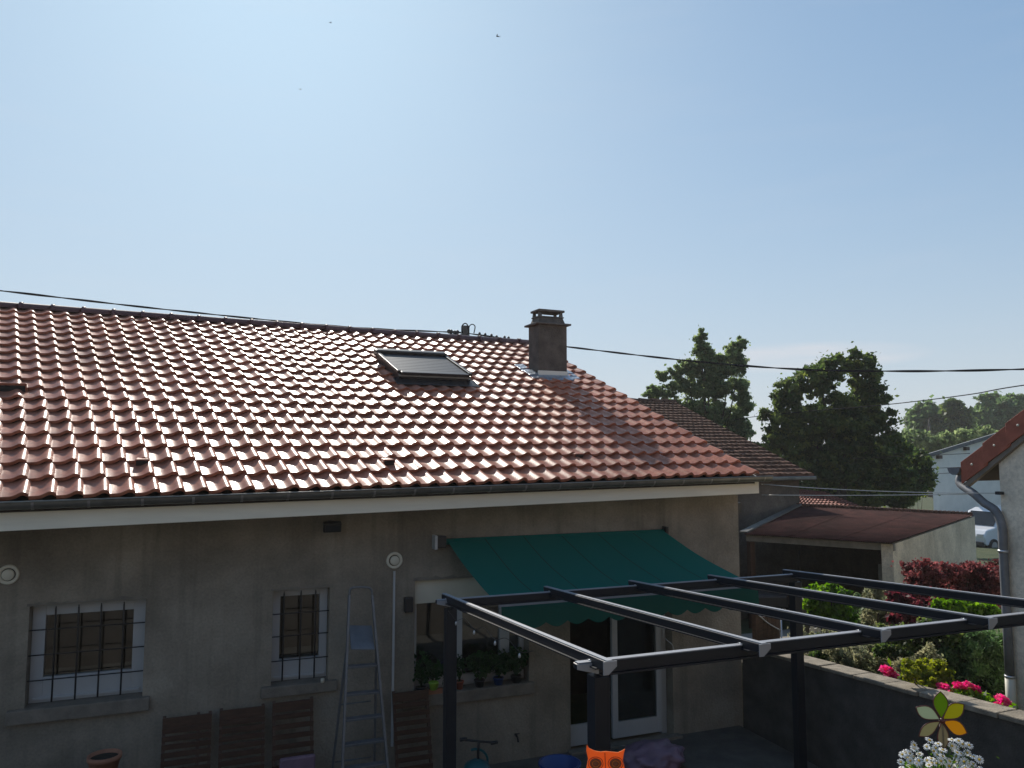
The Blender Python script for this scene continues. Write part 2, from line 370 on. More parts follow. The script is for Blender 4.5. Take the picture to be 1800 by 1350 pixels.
# ------------------------------------------------------------------ foliage
def leaf_mesh(name, centres, size, m, jitter=0.4, flat=0.0, aspect=1.6, rnd=None):
    """centres Nx3: one folded rhombus leaf of two triangles at each."""
    N = len(centres); c = np.asarray(centres, float)
    a = rng.normal(size=(N, 3)); a[:, 2] *= (1-flat); a /= np.linalg.norm(a, axis=1)[:, None]
    b = rng.normal(size=(N, 3)); b -= a*(a*b).sum(1)[:, None]; b /= np.linalg.norm(b, axis=1)[:, None]
    n = np.cross(a, b)
    s = size*(1+jitter*rng.uniform(-1, 1, N))[:, None]
    v = np.empty((N, 4, 3))
    v[:, 0] = c-a*s*0.5*aspect; v[:, 1] = c+b*s*0.5+n*s*.12; v[:, 2] = c+a*s*0.5*aspect; v[:, 3] = c-b*s*0.5+n*s*.12
    org = c.mean(0); org[2] = c[:, 2].min()
    v -= org
    me = bpy.data.meshes.new(name); me.vertices.add(N*4); me.vertices.foreach_set('co', v.reshape(-1))
    tri = np.array([[0, 1, 2], [0, 2, 3]])
    idx = (np.arange(N)[:, None, None]*4+tri[None]).reshape(-1)
    me.loops.add(len(idx)); me.loops.foreach_set('vertex_index', idx.astype(np.int32))
    me.polygons.add(N*2); me.polygons.foreach_set('loop_start', np.arange(0, N*6, 3, dtype=np.int32))
    me.update(calc_edges=True)
    at = me.attributes.new('rnd', 'FLOAT', 'POINT')
    r = rng.uniform(0, 1, N) if rnd is None else rnd
    at.data.foreach_set('value', np.repeat(r, 4).astype(np.float32))
    me.materials.append(M[m]); return me, Vector(org)
def lobe_points(lobes, per, clump=0.3, fill=0.35, kc_=26):
    """lobes: (centre, radius vec3, weight). Clumps of leaves near each lobe's surface, a few inside."""
    C_, R_ = [], []
    for c, r, w in lobes:
        n = max(3, int(per*w)); k = max(4, int(kc_*w))
        d = rng.normal(size=(k, 3)); d /= np.linalg.norm(d, axis=1)[:, None]
        rad = np.where(rng.uniform(size=k) < fill, rng.uniform(.2, .8, k), rng.uniform(.75, 1.18, k))
        cc = np.array(c)+d*rad[:, None]*np.array(r)
        tone = rng.uniform(0, 1, k)
        sel = rng.integers(0, k, n)
        cr = clump*np.mean(r)*rng.uniform(.6, 1.4, k)
        off = rng.normal(size=(n, 3))*.5; off[:, 2] *= .7
        p = cc[sel]+off*cr[sel][:, None]
        C_.append(p); R_.append(np.clip(.75*tone[sel]+.3*rng.uniform(0, 1, n)-.02, 0, 1))
    P_a = np.concatenate(C_); R_a = np.concatenate(R_); q = rng.uniform(size=len(P_a)) < .03
    rm = np.mean([np.mean(l[1]) for l in lobes]); P_a[q] += rng.normal(size=(q.sum(), 3))*rm*clump*1.1
    return P_a, R_a
def px_lobes(spec, fwd, depth_jit=0.0):
    out = []
    for s in spec:
        x, y, rx, ry = s[:4]; f = fwd+(s[4] if len(s) > 4 else 0)
        c = at_f(x, y, f); k = f/F_PX
        rx *= k; ry *= k
        out.append(((c.x, c.y, c.z), (rx, (rx+ry)/2, ry), rx*ry))
    m = max(o[2] for o in out)
    return [(c, r, max(.12, (w/m)**.9)) for c, r, w in out]
def crown(lobes, n, size, m, parent, name='crown', clump=0.3, fill=0.35, flat=0, aspect=1.5, kc_=26):
    per = n/sum(l[2] for l in lobes)
    p, r = lobe_points(lobes, per, clump, fill, kc_)
    me, org = leaf_mesh(name, p, size, m, rnd=r, flat=flat, aspect=aspect)
    return link(name, me, org, parent)
def trunk(base, lobes, r0, parent, m='bark', k=9):
    b = MB(); base = Vector(base)
    top = Vector(max(lobes, key=lambda l: l[0][2])[0]); cen = sum((Vector(l[0]) for l in lobes), Vector())/len(lobes)
    split = base+(cen-base)*0.45
    b.tube(catmull([base, base+(split-base)*.5+V(r0*.5, 0, 0), split, (split+top)*.5, top], 4), [r0*(1-.9*i/16) for i in range(17)], 8)
    for l in random.sample(lobes, min(k, len(lobes))):
        c = Vector(l[0]); s = split+(top-split)*random.uniform(0, .4)
        mid = (s+c)/2+V(0, 0, -.1*(c-s).length)
        b.tube(catmull([s, mid, c], 4), [r0*.45*(1-.85*i/8) for i in range(9)], 6)
    return b.build('trunk', m, parent, fix=False)
def tree(name, label, spec, fwd, n, size, m, base_z, group=None, r0=0.2, clump=.3, fill=.35, cat='tree', base_px=None):
    L_ = px_lobes(spec, fwd); cx = base_px or sum(s[0] for s in spec)/len(spec)
    g = at_f(cx, 790, fwd); base = V(g.x, g.y, base_z)
    t = empty(name, base, label, cat, group)
    trunk(base, L_, r0, t); crown(L_, n, size, m, t, 'crown', clump, fill, kc_=90); return t

# ------------------------------------------------------------------ ground
def gh(x, y):
    if x < 6.58 and y < 8.62: return -0.25
    ys = [-20, 8, 12, 16, 30, 50, 120, 400]; zs = [.88, .82, 0.1, -.55, -1.1, -1.5, -2.4, -2.5]
    z = float(np.interp(y, ys, zs))
    if x < 6.58: z = min(z, -.1)
    return z
b = MB()
gx = [-700, -400, -150, -60, -25, -12, -4, 0, 3, 5, 6.5, 6.6, 7.5, 8.5, 10, 12, 14, 17, 20, 25, 32, 45, 70, 120, 300, 700]
gy = [-300, -60, -20, 0, 3, 5, 6.5, 7.5, 8.5, 8.65, 9.5, 10.5, 11.5, 12.5, 14, 16, 18, 21, 25, 30, 38, 50, 75, 120, 200, 400, 700]
k = len(b.v)
for y in gy:
    for x in gx: b.v.append(V(x, y, gh(x, y)))
for j in range(len(gy)-1):
    for i in range(len(gx)-1):
        a = j*len(gx)+i; b.f.append((a, a+1, a+1+len(gx), a+len(gx))); b.sm.append(False)
me = b.mesh('ground', 'grass'); tag(link('ground', me, (0, 0, 0)), kind='structure')
tag(MB().box((-14, -6, -.12), (6.45, 8.5, 0)).build('courtyard', 'paving'), kind='structure')
dr = MB(); dr.poly([(6.6, 8.7, gh(7, 8.7)+.02), (9.5, 8.9, gh(9, 8.9)+.02), (11.5, 12.2, gh(9, 12.2)+.03), (6.6, 12.2, gh(9, 12.2)+.03)])
tag(dr.build('gravel_drive', 'gravel'), kind='structure')

# ------------------------------------------------------------------ the house
D = 8.5; XR = 6.51; XL = -5.2
E1 = V(6.53, 8.1, 3.216); E0 = V(-1.661, 7.655, 3.115); R1 = V(6.181, 14.534, 5.699); R0 = V(-3.189, 14.025, 5.768)
LT = (E1-E0).length
house = empty('house', (2, 8.5, 0), 'low rendered house with a glossy red-brown tiled roof across the whole courtyard', 'house')
WIN = [(-1.56, -0.57, 1.15, 2.08), (0.63, 1.21, 1.12, 2.08), (2.14, 3.51, 0.86, 2.09), (4.04, 5.46, -0.02, 2.12)]
# facade with real openings
b = MB(); ys_f = D; dep = 0.22; TOP = 3.0
xs = sorted({XL, XR}|{w[0] for w in WIN}|{w[1] for w in WIN}); zs = sorted({-0.1, TOP}|{w[2] for w in WIN}|{w[3] for w in WIN})
def inwin(x, z): return any(w[0] < x < w[1] and w[2] < z < w[3] for w in WIN)
for i in range(len(xs)-1):
    for j in range(len(zs)-1):
        if not inwin((xs[i]+xs[i+1])/2, (zs[j]+zs[j+1])/2):
            b.poly([(xs[i], D, zs[j]), (xs[i+1], D, zs[j]), (xs[i+1], D, zs[j+1]), (xs[i], D, zs[j+1])])
for x0, x1, z0, z1 in WIN:
    b.poly([(x0, D, z0), (x0, D, z1), (x0, D+dep, z1), (x0, D+dep, z0)]); b.poly([(x1, D, z0), (x1, D+dep, z0), (x1, D+dep, z1), (x1, D, z1)])
    b.poly([(x0, D, z1), (x1, D, z1), (x1, D+dep, z1), (x0, D+dep, z1)]); b.poly([(x0, D, z0), (x0, D+dep, z0), (x1, D+dep, z0), (x1, D, z0)])
b.build('wall', 'wall', house, fix=False)
# gable, rear and left walls
YB = 20.6
b = MB()
b.prism([(XR-.25, D+.003, -.1), (XR-.25, YB, -.1), (XR-.25, YB, 3.0), (XR-.25, 14.4, 5.45), (XR-.25, D+.003, 3.0)], (.25, 0, 0))
b.prism([(XL, D+.003, -.1), (XL, YB, -.1), (XL, YB, 3.0), (XL, 14.0, 5.45), (XL, D+.003, 3.0)], (.25, 0, 0))
b.box((XL+.26, YB-.25, -.1), (XR-.26, YB-.003, 3.0))
b.build('side_wall', 'wall', house)
# rooms behind the openings
b = MB()
for x0, x1, z0, z1 in WIN:
    a, c, e, g, y0, y1 = x0-.25, x1+.25, z0-.25, z1+.25, D+dep+.005, D+2.2
    b.poly([(a, y1, e), (c, y1, e), (c, y1, g), (a, y1, g)]); b.poly([(a, y0, e), (a, y1, e), (a, y1, g), (a, y0, g)])
    b.poly([(c, y0, e), (c, y1, e), (c, y1, g), (c, y0, g)]); b.poly([(a, y0, g), (c, y0, g), (c, y1, g), (a, y1, g)]); b.poly([(a, y0, e), (c, y0, e), (c, y1, e), (a, y1, e)])
b.build('room', 'room', house, fix=False)

def pane_part(parent, x0, x1, z0, z1, y): MB().box((x0, y, z0), (x1, y+.012, z1)).build('pane', 'glass', parent)
def window(x0, x1, z0, z1, fw=.075, bot=.2, verts=(), y=D+.14):
    b = MB()
    b.box((x0+.004, y, z0+.004), (x0+fw, y+.07, z1-.004)); b.box((x1-fw, y, z0+.004), (x1-.004, y+.07, z1-.004))
    b.box((x0+fw, y+.001, z1-fw), (x1-fw, y+.069, z1-.004)); b.box((x0+fw, y+.001, z0+.004), (x1-fw, y+.069, z0+bot))
    b.box((x0+fw*.3, y-.02, z0+.03), (x1-fw*.3, y-.002, z0+.055))
    for a, c in verts: b.box((a, y-.004, z0+bot), (c, y+.066, z1-fw))
    w = b.build('window', 'white', house, bevel=.004)
    ed = [x0+fw]+[q for v_ in verts for q in v_]+[x1-fw]
    for i in range(0, len(ed), 2): pane_part(w, ed[i], ed[i+1], z0+bot, z1-fw, y+.03)
    return w
def grille(parent, x0, x1, z0, z1, vf, hf, y=D+.05):
    for f in hf:
        z = z1-(z1-z0)*f; MB().tube([(x0-.01, y, z), (x1+.01, y, z)], .006, 6).build('grille_bar', 'iron', parent)
    for f in vf:
        x = x0+(x1-x0)*f
        MB().tube([(x, y+.014, z0+.02), (x+.002, y+.014, (z0+z1)/2), (x, y+.014, z1-.05), (x, y+.014, z1-.02)], [.009, .009, .009, .004], 6).build('grille_bar', 'iron', parent)
w1 = window(*WIN[0], fw=.115, bot=.235); grille(w1, *WIN[0], (.21, .405, .6, .8), (.25, .5, .75))
w1['label'] = 'wide white window behind a black iron grille'
w2 = window(*WIN[1], fw=.085, bot=.22); grille(w2, *WIN[1], (.2, .5, .76), (.26, .5, .76))
w2['label'] = 'narrow white window behind a black iron grille'
w3 = window(*WIN[2], fw=.06, bot=.12, verts=((2.62, 2.74), (3.2, 3.32)), y=D+.15); w3['label'] = 'wide window filled with pot plants'
# blind box over the plant window
MB().box((2.15, D+.06, 1.83), (3.50, D+.13, 2.08)).build('shutter_box', 'cream', house)
def sill(x0, x1, z, h=.13, d=.055):
    MB().box((x0, D-d, z-h), (x1, D+.2, z+.002)).build('window_sill', 'sill', house, bevel=.012)
sill(-1.7, -.5, 1.15); sill(.53, 1.3, 1.12, .11); sill(2.0, 3.56, .86, .13)
# rough mortar edges round the openings
for x0, x1, z0, z1 in WIN[:3]:
    b = MB(); n = 22; up = [(lerp(x0-.02, x1+.03, i/n), z1+.03+random.uniform(-.014, .02)) for i in range(n+1)]
    pts = [(x0-.02, z1+.002)]+up+[(x1+.03, z1+.002)]
    b.prism([(p[0], D-.006, p[1]) for p in pts], (0, .005, 0)); b.build('lintel_mortar', 'sill', house)
# french door
x0, x1, z0, z1 = WIN[3]; y = D+.15
door = MB(); fw = .06
door.box((x0+.004, y, z0+.002), (x0+fw, y+.07, z1-.004)); door.box((x1-fw-.02, y, z0+.002), (x1-.004, y+.07, z1-.004)); door.box((x0+fw, y+.001, z1-fw), (x1-fw-.02, y+.069, z1-.005))
door = door.build('french_door', 'white', house, bevel=.004)
def leaf(a, c, st=.075, bt=.19, yy=y-.05):
    l = MB(); l.box((a, yy, .03), (a+st, yy+.05, z1-.08)); l.box((c-st, yy, .03), (c, yy+.05, z1-.08)); l.box((a+st, yy+.001, .03), (c-st, yy+.049, .03+bt)); l.box((a+st, yy+.001, z1-.08-st), (c-st, yy+.049, z1-.08))
    o = l.build('door_leaf', 'white', door, bevel=.004); return o
lf = leaf(x0+.62, x1-.10); lf['label'] = 'closed right leaf with a tall glass'
pane_part(door, x0+.695, x1-.175, .22, z1-.155, y-.03)
MB().box((x0+.01, y-.06, .02), (x0+.53, y-.02, .26)).build('door_panel', 'white', door, bevel=.004)
MB().box((4.0, D-.12, -.005), (5.52, D-.002, .03)).build('door_step', 'sill', house, bevel=.008)

# roof deck
roofA = MB(); uu = (E1-E0).normalized(); vv = (R1-E1).normalized(); NN = (E1-E0).cross(R1-E1).normalized()
if NN.z < 0: NN = -NN
NCOL, NROW, EXT = 40, 19, 10
def rp(u, v):  # u in tiles from E0 (0..NCOL), v rows up
    a = E0.lerp(E1, u/NCOL) if 0 <= u/NCOL <= 1 else E0+(E1-E0)*(u/NCOL)
    c = R0+(R1-R0)*(u/NCOL); return a+(c-a)*(v/NROW)
dn = NN*(-.05)
b = MB(); A0, A1, B0, B1 = rp(-EXT, 0.05)+dn, rp(NCOL-.15, 0.05)+dn, rp(-EXT, NROW)+dn, rp(NCOL-.15, NROW)+dn
th = V(0, 0, -.06); b.hexa([A0+th, A1+th, B1+th, B0+th, A0, A1, B1, B0])
C0, C1 = V(B0.x+.5, B0.y+6.6, 3.0), V(B1.x+.3, B1.y+6.6, 3.0)
b.hexa([B0+th, B1+th, C1+th, C0+th, B0+V(0, .005, 0), B1+V(0, .005, 0), C1, C0])
roof = b.build('roof', 'deck', house)
# one tile, unit: x 0..1 across, y 0..1 up the slope (metres set by scale), z in metres
TW = LT/NCOL
prof = [(0, .0015), (.04, .0004), (.10, 0), (.24, 0), (.36, .0015), (.47, .008), (.56, .0175), (.64, .027), (.71, .0335), (.775, .036), (.84, .0345), (.90, .029), (.95, .0205), (1.0, .011)]
def tile_geo(lift=.038, over=.10, lip=.033):
    V_, F_, S_ = [], [], []; n = len(prof)
    for yv, dz in ((0, lift), (.5, lift*.5), (1+over, -lift*over)):
        for s_, z in prof: V_.append((s_, yv, z+dz))
    for yq, zq in ((0, 0), (-.010, -.004), (-.010, -.004), (-.004, -lip), (-.004, -lip), (.25, -lift*.25-lip)):
        for s_, z in prof: V_.append((s_, yq, z+lift+zq))
    for r in range(2):
        for i in range(n-1):
            a = r*n+i; F_.append((a, a+1, a+1+n, a+n)); S_.append(True)
    for (r0, r1) in ((4, 3), (6, 5), (8, 7)):
        for i in range(n-1): F_.append((r0*n+i, r0*n+i+1, r1*n+i+1, r1*n+i)); S_.append(True)
    e = len(V_)                                                      # outer edge of the roll
    V_ += [(1.0, 0, prof[-1][1]+lift-.026), (1.0, 1+over, prof[-1][1]-lift*over-.026)]
    V_ += [V_[n-1], V_[3*n-1]]; F_.append((e+2, e, e+1, e+3)); S_.append(False)
    return V_, F_, S_
TV, TF, TS = tile_geo()
def tile_mesh():
    me = bpy.data.meshes.new('roof_tile'); me.from_pydata(TV, [], TF)
    for p, s_ in zip(me.polygons, TS): p.use_smooth = s_
    me.materials.append(M['tile']); return me
tme = tile_mesh()
def tile_matrix(c, r):
    o = rp(c, r); ux = rp(c+1, r)-o; vy = rp(c, r+1)-o; n = ux.cross(vy).normalized()
    jr = random.uniform(-.006, .006); vy2 = vy+n*random.uniform(-.004, .004)
    ux2 = ux+n*random.uniform(-.0025, .0025)
    m = Matrix((( ux2.x, vy2.x, n.x, o.x), (ux2.y, vy2.y, n.y, o.y), (ux2.z, vy2.z, n.z, o.z), (0, 0, 0, 1)))
    return m @ Matrix.Rotation(jr*.5, 4, 'Z')
# where things pierce the tiling (chimney, roof window) in roof coordinates
chFL = V(5.157, 12.03, 4.743)
def uv_of(p):
    d = p-E0; v = d.dot(vv)/((R1-E1).length); u = d.dot(uu); o = rp(0, v*NROW); q = (p-o).dot(uu)/((rp(NCOL, v*NROW)-o).length)*NCOL
    return q, v*NROW
SK = [plane_pt for plane_pt in ()]
def on_roof(px, py, up=0.0):
    d = ray(px, py); q = E1+NN*up; return CAM+d*((q-CAM).dot(NN)/d.dot(NN))
skirt_px = [(655, 621), (788, 629), (830, 661), (703, 657)]
sk = [uv_of(on_roof(*p, .20)-NN*.20) for p in skirt_px]
chu = [uv_of(p) for p in (chFL, chFL+uu*.57, chFL+uu*.57+vv*.6, chFL+vv*.6)]
su0, su1 = (sk[0][0]+sk[3][0])/2, (sk[1][0]+sk[2][0])/2; sv0, sv1 = (sk[2][1]+sk[3][1])/2, (sk[0][1]+sk[1][1])/2
cu0, cu1 = chu[0][0], chu[1][0]; cv0, cv1 = chu[0][1], chu[2][1]
def blocked(c, r):
    x, y_ = c+.5, r+.5
    return (su0 < x < su1 and sv0+.1 < y_ < sv1-.1) or (cu0+.2 < x < cu1-.2 and cv0+.3 < y_ < cv1-.1)
rest_v, rest_f, rest_s, rest_r = [], [], [], []
ntile = 0
for r in range(NROW):
    for c in range(-EXT, NCOL):
        if blocked(c, r): continue
        mx = tile_matrix(c, r)
        if r < 7 and c >= -1:
            loc = mx.translation.copy()
            o = bpy.data.objects.new('roof_tile', tme); COL.objects.link(o); o.parent = roof
            mx.translation = loc-wloc(roof); o.matrix_basis = mx; ntile += 1
            continue
        k = len(rest_v); rest_v += [mx @ Vector(p) for p in TV]; rest_f += [tuple(i+k for i in f) for f in TF]; rest_s += TS
        rest_r += [random.random()]*len(TV)
me = bpy.data.meshes.new('upper_tile_rows'); org = wloc(roof)
me.from_pydata([tuple(p-org) for p in rest_v], [], rest_f); me.polygons.foreach_set('use_smooth', rest_s)
at = me.attributes.new('rnd', 'FLOAT', 'POINT'); at.data.foreach_set('value', rest_r); me.materials.append(M['tile'])
tag(link('tiling', me, org, roof), kind='stuff')
# ridge tiles
p0, p1 = rp(-EXT, NROW), rp(NCOL, NROW); rl = (p1-p0).length; nr = int(rl/.42); rd = (p1-p0).normalized(); sdv = V(-rd.y, rd.x, 0).normalized()
def ridge_mesh():
    b = MB(); n = 8; L_ = rl/nr
    for (x, r_) in ((0, .118), (.05, .118), (.052, .104), (L_+.03, .100)):
        for j in range(n+1):
            t = PI*j/n; b.v.append(V(x, math.cos(t)*r_*1.12, math.sin(t)*r_))
    for i in range(3):
        for j in range(n): a = i*(n+1)+j; b.f.append((a, a+1, a+n+2, a+n+1)); b.sm.append(i != 1)
    b.f.append(tuple(range(n+1))); b.sm.append(False); b.f.append(tuple(range(3*(n+1), 4*(n+1)))); b.sm.append(False)
    return b.mesh('ridge_tile', 'ridge')
rme = ridge_mesh()
for i in range(nr):
    loc = p0+(p1-p0)*(i/nr)+V(0, 0, .0)
    o = bpy.data.objects.new('ridge_tile', rme); COL.objects.link(o); o.parent = roof
    up = rd.cross(sdv).normalized(); up = up if up.z > 0 else -up
    m = Matrix(((rd.x, sdv.x, up.x, 0), (rd.y, sdv.y, up.y, 0), (rd.z, sdv.z, up.z, 0), (0, 0, 0, 1))) @ Matrix.Rotation(random.uniform(-.006, .006), 4, 'Y')
    m.translation = loc-wloc(roof); o.matrix_basis = m
# small hooded vent tiles
def vent_tile(px, py, w, d, h):
    c = on_roof(px, py, .03); a = uu*(w/2)
    b = MB(); lo = NN*.0; f = -vv*(d/2); k = vv*(d/2)
    top = NN*h
    b.hexa([c-a+f, c+a+f, c+a+k*1.1, c-a+k*1.1, c-a*.92+f*1.05+top, c+a*.92+f*1.05+top, c+a*.7+k*.8+top*.35, c-a*.7+k*.8+top*.35])
    v_ = b.build('vent_tile', 'tile', roof, bevel=.008)
    MB().obox(c+f*1.02+NN*h*.42, a*.82, vv*.012, NN*(h*.38)).build('vent_mouth', 'black', roof)
vent_tile(27, 688, .30, .30, .15); vent_tile(250, 812, .13, .17, .065); vent_tile(680, 812, .13, .17, .065); vent_tile(1012, 800, .13, .17, .055)

# fascia, soffit, gutter
fo = V(0, -.03, 0); lo0, lo1 = rp(-EXT, 0), rp(NCOL+.02, 0)
def fline(z_top, z_bot, t): p = lo0.lerp(lo1, t); return p
fb = MB(); s_ = V(0, .06, 0)
q0, q1 = lo0+V(0, .06, -.075), lo1+V(.05, .06, -.075)
fb.hexa([q0+V(0, 0, -.19), q1+V(0, 0, -.155), q1+V(0, .035, -.155), q0+V(0, .035, -.19), q0, q1, q1+V(0, .035, 0), q0+V(0, .035, 0)])
fb.build('fascia_board', 'fascia', house, bevel=.004)
sb = MB(); sb.hexa([q0+V(0, .036, -.17), q1+V(0, .036, -.14), V(q1.x, D-.003, q1.z-.14), V(q0.x, D-.003, q0.z-.17), q0+V(0, .036, -.15), q1+V(0, .036, -.12), V(q1.x, D-.003, q1.z-.12), V(q0.x, D-.003, q0.z-.15)])
sb.build('soffit', 'fascia', house)
bb = MB(); bb.hexa([rp(NCOL-.1, .02)+NN*-.20, rp(NCOL+.02, .02)+NN*-.20, rp(NCOL+.02, NROW)+NN*-.20, rp(NCOL-.1, NROW)+NN*-.20, rp(NCOL-.1, .02)+NN*-.02, rp(NCOL+.02, .02)+NN*-.02, rp(NCOL+.02, NROW)+NN*-.02, rp(NCOL-.1, NROW)+NN*-.02])
bb.build('barge_board', 'fascia', house)
# half round gutter
gr = .062; g0 = lo0+V(0, -.035, -.010); g1 = lo1+V(.15, -.03, -.010); gd = (g1-g0).normalized(); gs = V(gd.y, -gd.x, 0).normalized()
b = MB(); n = 12; st = [0, 1]
for c in (g0, g1):
    for j in range(n+1):
        t = PI*j/n; b.v.append(c+gs*math.cos(t)*gr+V(0, 0, -math.sin(t)*gr*1.05))
for j in range(n): b.f.append((j, j+1, n+1+j+1, n+1+j)); b.sm.append(True)
k = len(b.v)
for c in (g0, g1):
    for j in range(n+1):
        t = PI*j/n; b.v.append(c+gs*math.cos(t)*(gr-.004)+V(0, 0, -math.sin(t)*(gr-.004)*1.05))
for j in range(n): b.f.append((k+j+1, k+j, k+n+1+j, k+n+1+j+1)); b.sm.append(True)
b.poly([g1+gs*math.cos(PI*j/n)*gr+V(0, 0, -math.sin(PI*j/n)*gr*1.05) for j in range(n+1)])
b.tube([g0+gs*gr+V(0, 0, .004), g1+gs*gr+V(0, 0, .004)], .009, 6)
gut = b.build('gutter', 'zinc', house, fix=False)
# strap brackets: spaced about half a metre
gl = (g1-g0).length; nb = int(gl/.42)
for i in range(nb):
    c = g0+gd*(gl-.13-i*.42)
    b = MB()
    for dx in (-.011, .011):
        for j in range(n+1):
            t = PI*j/n; b.v.append(c+gd*dx+gs*math.cos(t)*(gr+.004)+V(0, 0, -math.sin(t)*(gr+.004)*1.05))
    for j in range(n): b.f.append((j, j+1, n+1+j+1, n+1+j)); b.sm.append(True)
    b.build('gutter_bracket', 'zincdark', gut, fix=False)

# chimney
U = uu*1.0; U.z = 0; U.normalize(); W_ = V(-U.y, U.x, 0)
cw, cdp = .55, .40; zt = 5.80
def chbox(x0, x1, y0, y1, z0, z1, b=None):
    b = b or MB(); o = V(chFL.x, chFL.y, 0)
    P_ = lambda x, y, z: o+U*x+W_*y+V(0, 0, z)
    return b.hexa([P_(x0, y0, z0), P_(x1, y0, z0), P_(x1, y1, z0), P_(x0, y1, z0), P_(x0, y0, z1), P_(x1, y0, z1), P_(x1, y1, z1), P_(x0, y1, z1)])
chim = chbox(0, cw, 0, cdp, 4.55, 5.70).build('chimney', 'chimney', house, bevel=.006)
chbox(-.06, cw+.06, -.06, cdp+.06, 5.701, 5.735).build('chimney_collar', 'concrete', chim, bevel=.008)
nb_ = MB(); o = V(chFL.x, chFL.y, 0)
P_ = lambda x, y, z: o+U*x+W_*y+V(0, 0, z)
nb_.hexa([P_(.01, .03, 5.736), P_(cw-.01, .03, 5.736), P_(cw-.01, cdp-.03, 5.736), P_(.01, cdp-.03, 5.736), P_(.045, .06, 5.84), P_(cw-.045, .06, 5.84), P_(cw-.045, cdp-.06, 5.84), P_(.045, cdp-.06, 5.84)])
nb_.build('chimney_neck', 'chimney', chim, bevel=.006)
chbox(.03, cw-.03, .045, cdp-.045, 5.841, 5.862).build('chimney_rim', 'concrete', chim, bevel=.004)
for lx in (.07, cw-.07):
    for ly in (.09, cdp-.09):
        b = MB(); b.hexa([P_(lx-.028, ly-.028, 5.863), P_(lx+.028, ly-.028, 5.863), P_(lx+.028, ly+.028, 5.863), P_(lx-.028, ly+.028, 5.863), P_(lx-.02, ly-.02, 5.94), P_(lx+.02, ly-.02, 5.94), P_(lx+.02, ly+.02, 5.94), P_(lx-.02, ly+.02, 5.94)])
        b.build('cap_support', 'concrete', chim)
chbox(.02, cw-.02, .03, cdp-.03, 5.941, 5.98).build('chimney_cap', 'concrete', chim, bevel=.008)
chbox(-.008, cw+.008, -.008, .02, 4.74, 4.90).build('front_flashing', 'fascia', chim)
fl = MB()
def rpt(x, y, up): p = chFL+uu*x+vv*y; return p+NN*up
fl.hexa([rpt(-.02, -.16, .035), rpt(cw+.05, -.16, .035), rpt(cw+.05, .06, .06), rpt(-.02, .06, .06), rpt(-.02, -.16, .052), rpt(cw+.05, -.16, .052), rpt(cw+.05, .06, .085), rpt(-.02, .06, .085)])
for s0, s1 in ((-.17, -.004), (cw+.004, cw+.20)):
    n = 6
    for i in range(n):
        y0, y1 = lerp(-.1, .72, i/n), lerp(-.1, .72, (i+1)/n)-.004; j1 = random.uniform(.05, .075)
        fl.hexa([rpt(s0, y0, .04), rpt(s1, y0, .04), rpt(s1, y1, .04), rpt(s0, y1, .04), rpt(s0, y0, j1), rpt(s1, y0, j1+.02), rpt(s1, y1, j1+.02), rpt(s0, y1, j1)])
fl.build('lead_apron', 'lead', chim, bevel=.006)

# roof window with closed shutter
S_ = rp(su0, sv0); sx = (rp(su1, sv0)-rp(su0, sv0)); sy = rp(su0, sv1)-rp(su0, sv0); sw, sl = sx.length, sy.length
sxn, syn = sx.normalized(), sy.normalized()
def sp(x, y, z): return S_+sxn*x+syn*y+NN*z
def sbox(x0, x1, y0, y1, z0, z1, z0b=None, z1b=None):
    z0b = z0 if z0b is None else z0b; z1b = z1 if z1b is None else z1b
    return MB().hexa([sp(x0, y0, z0), sp(x1, y0, z0), sp(x1, y1, z0b), sp(x0, y1, z0b), sp(x0, y0, z1), sp(x1, y0, z1), sp(x1, y1, z1b), sp(x0, y1, z1b)])
skw = sbox(.03, sw-.03, .04, sl-.02, -.04, .155).build('roof_window', 'skyframe', house, bevel=.008)
skw['label'] = 'roof window under a closed dark shutter'
sbox(-.005, .05, .0, sl, .157, .205).build('side_rail', 'skyframe', skw, bevel=.006)
sbox(sw-.05, sw+.005, .0, sl, .157, .205).build('side_rail', 'skyframe', skw, bevel=.006)
sbox(-.01, sw+.01, sl-.10, sl+.05, .12, .235).build('top_casing', 'skyframe', skw, bevel=.02)
sbox(.052, sw-.052, -.035, .045, .150, .190).build('bottom_rail', 'skyframe', skw, bevel=.008)
ns = 11
for i in range(ns):
    y0, y1 = lerp(.05, sl-.105, i/ns), lerp(.05, sl-.105, (i+1)/ns)-.006
    sbox(.055, sw-.055, y0, y1, .165, .183).build('shutter_slat', 'slatgrey', skw, bevel=.004)
for k_, zz in enumerate((.05, .095, .13)):
    sbox(.02, sw-.02, -.01-.006*k_, .038, zz-.012, zz+.012).build('sill_strip', 'beam' if k_ == 2 else 'skyframe', skw)
sbox(-.06, sw+.06, -.20, .035, .048, .054, .075, .082).build('apron_flashing', 'skyframe', skw, bevel=.004)

# wall vents
def wall_vent(px, py):
    p = at_y(px, py, D); r = .092
    v_ = MB().lathe(p+V(0, -.001, 0), [(r, 0), (r, .012), (r*.93, .022), (r*.72, .022), (r*.66, .006), (r*.64, .006)], 28, V(0, -1, 0)).build('wall_vent', 'cream', house)
    MB().lathe(p+V(0, -.008, 0), [(r*.56, 0), (r*.56, .022), (r*.5, .028), (r*.05, .03)], 24, V(0, -1, 0)).build('vent_disc', 'cream', v_)
    MB().lathe(p+V(0, -.0065, 0), [(r*.645, 0), (r*.645, .001)], 24, V(0, -1, 0)).build('vent_slot', 'black', v_)
wall_vent(15, 1010); wall_vent(693, 985)
a, c = at_y(693, 1004, D-.01), at_y(687, 1312, D-.01)
tag(MB().box((a.x-.012, D-.022, c.z), (a.x+.012, D-.002, a.z)).build('cable_conduit', 'white', house), 'thin white conduit below the right vent')
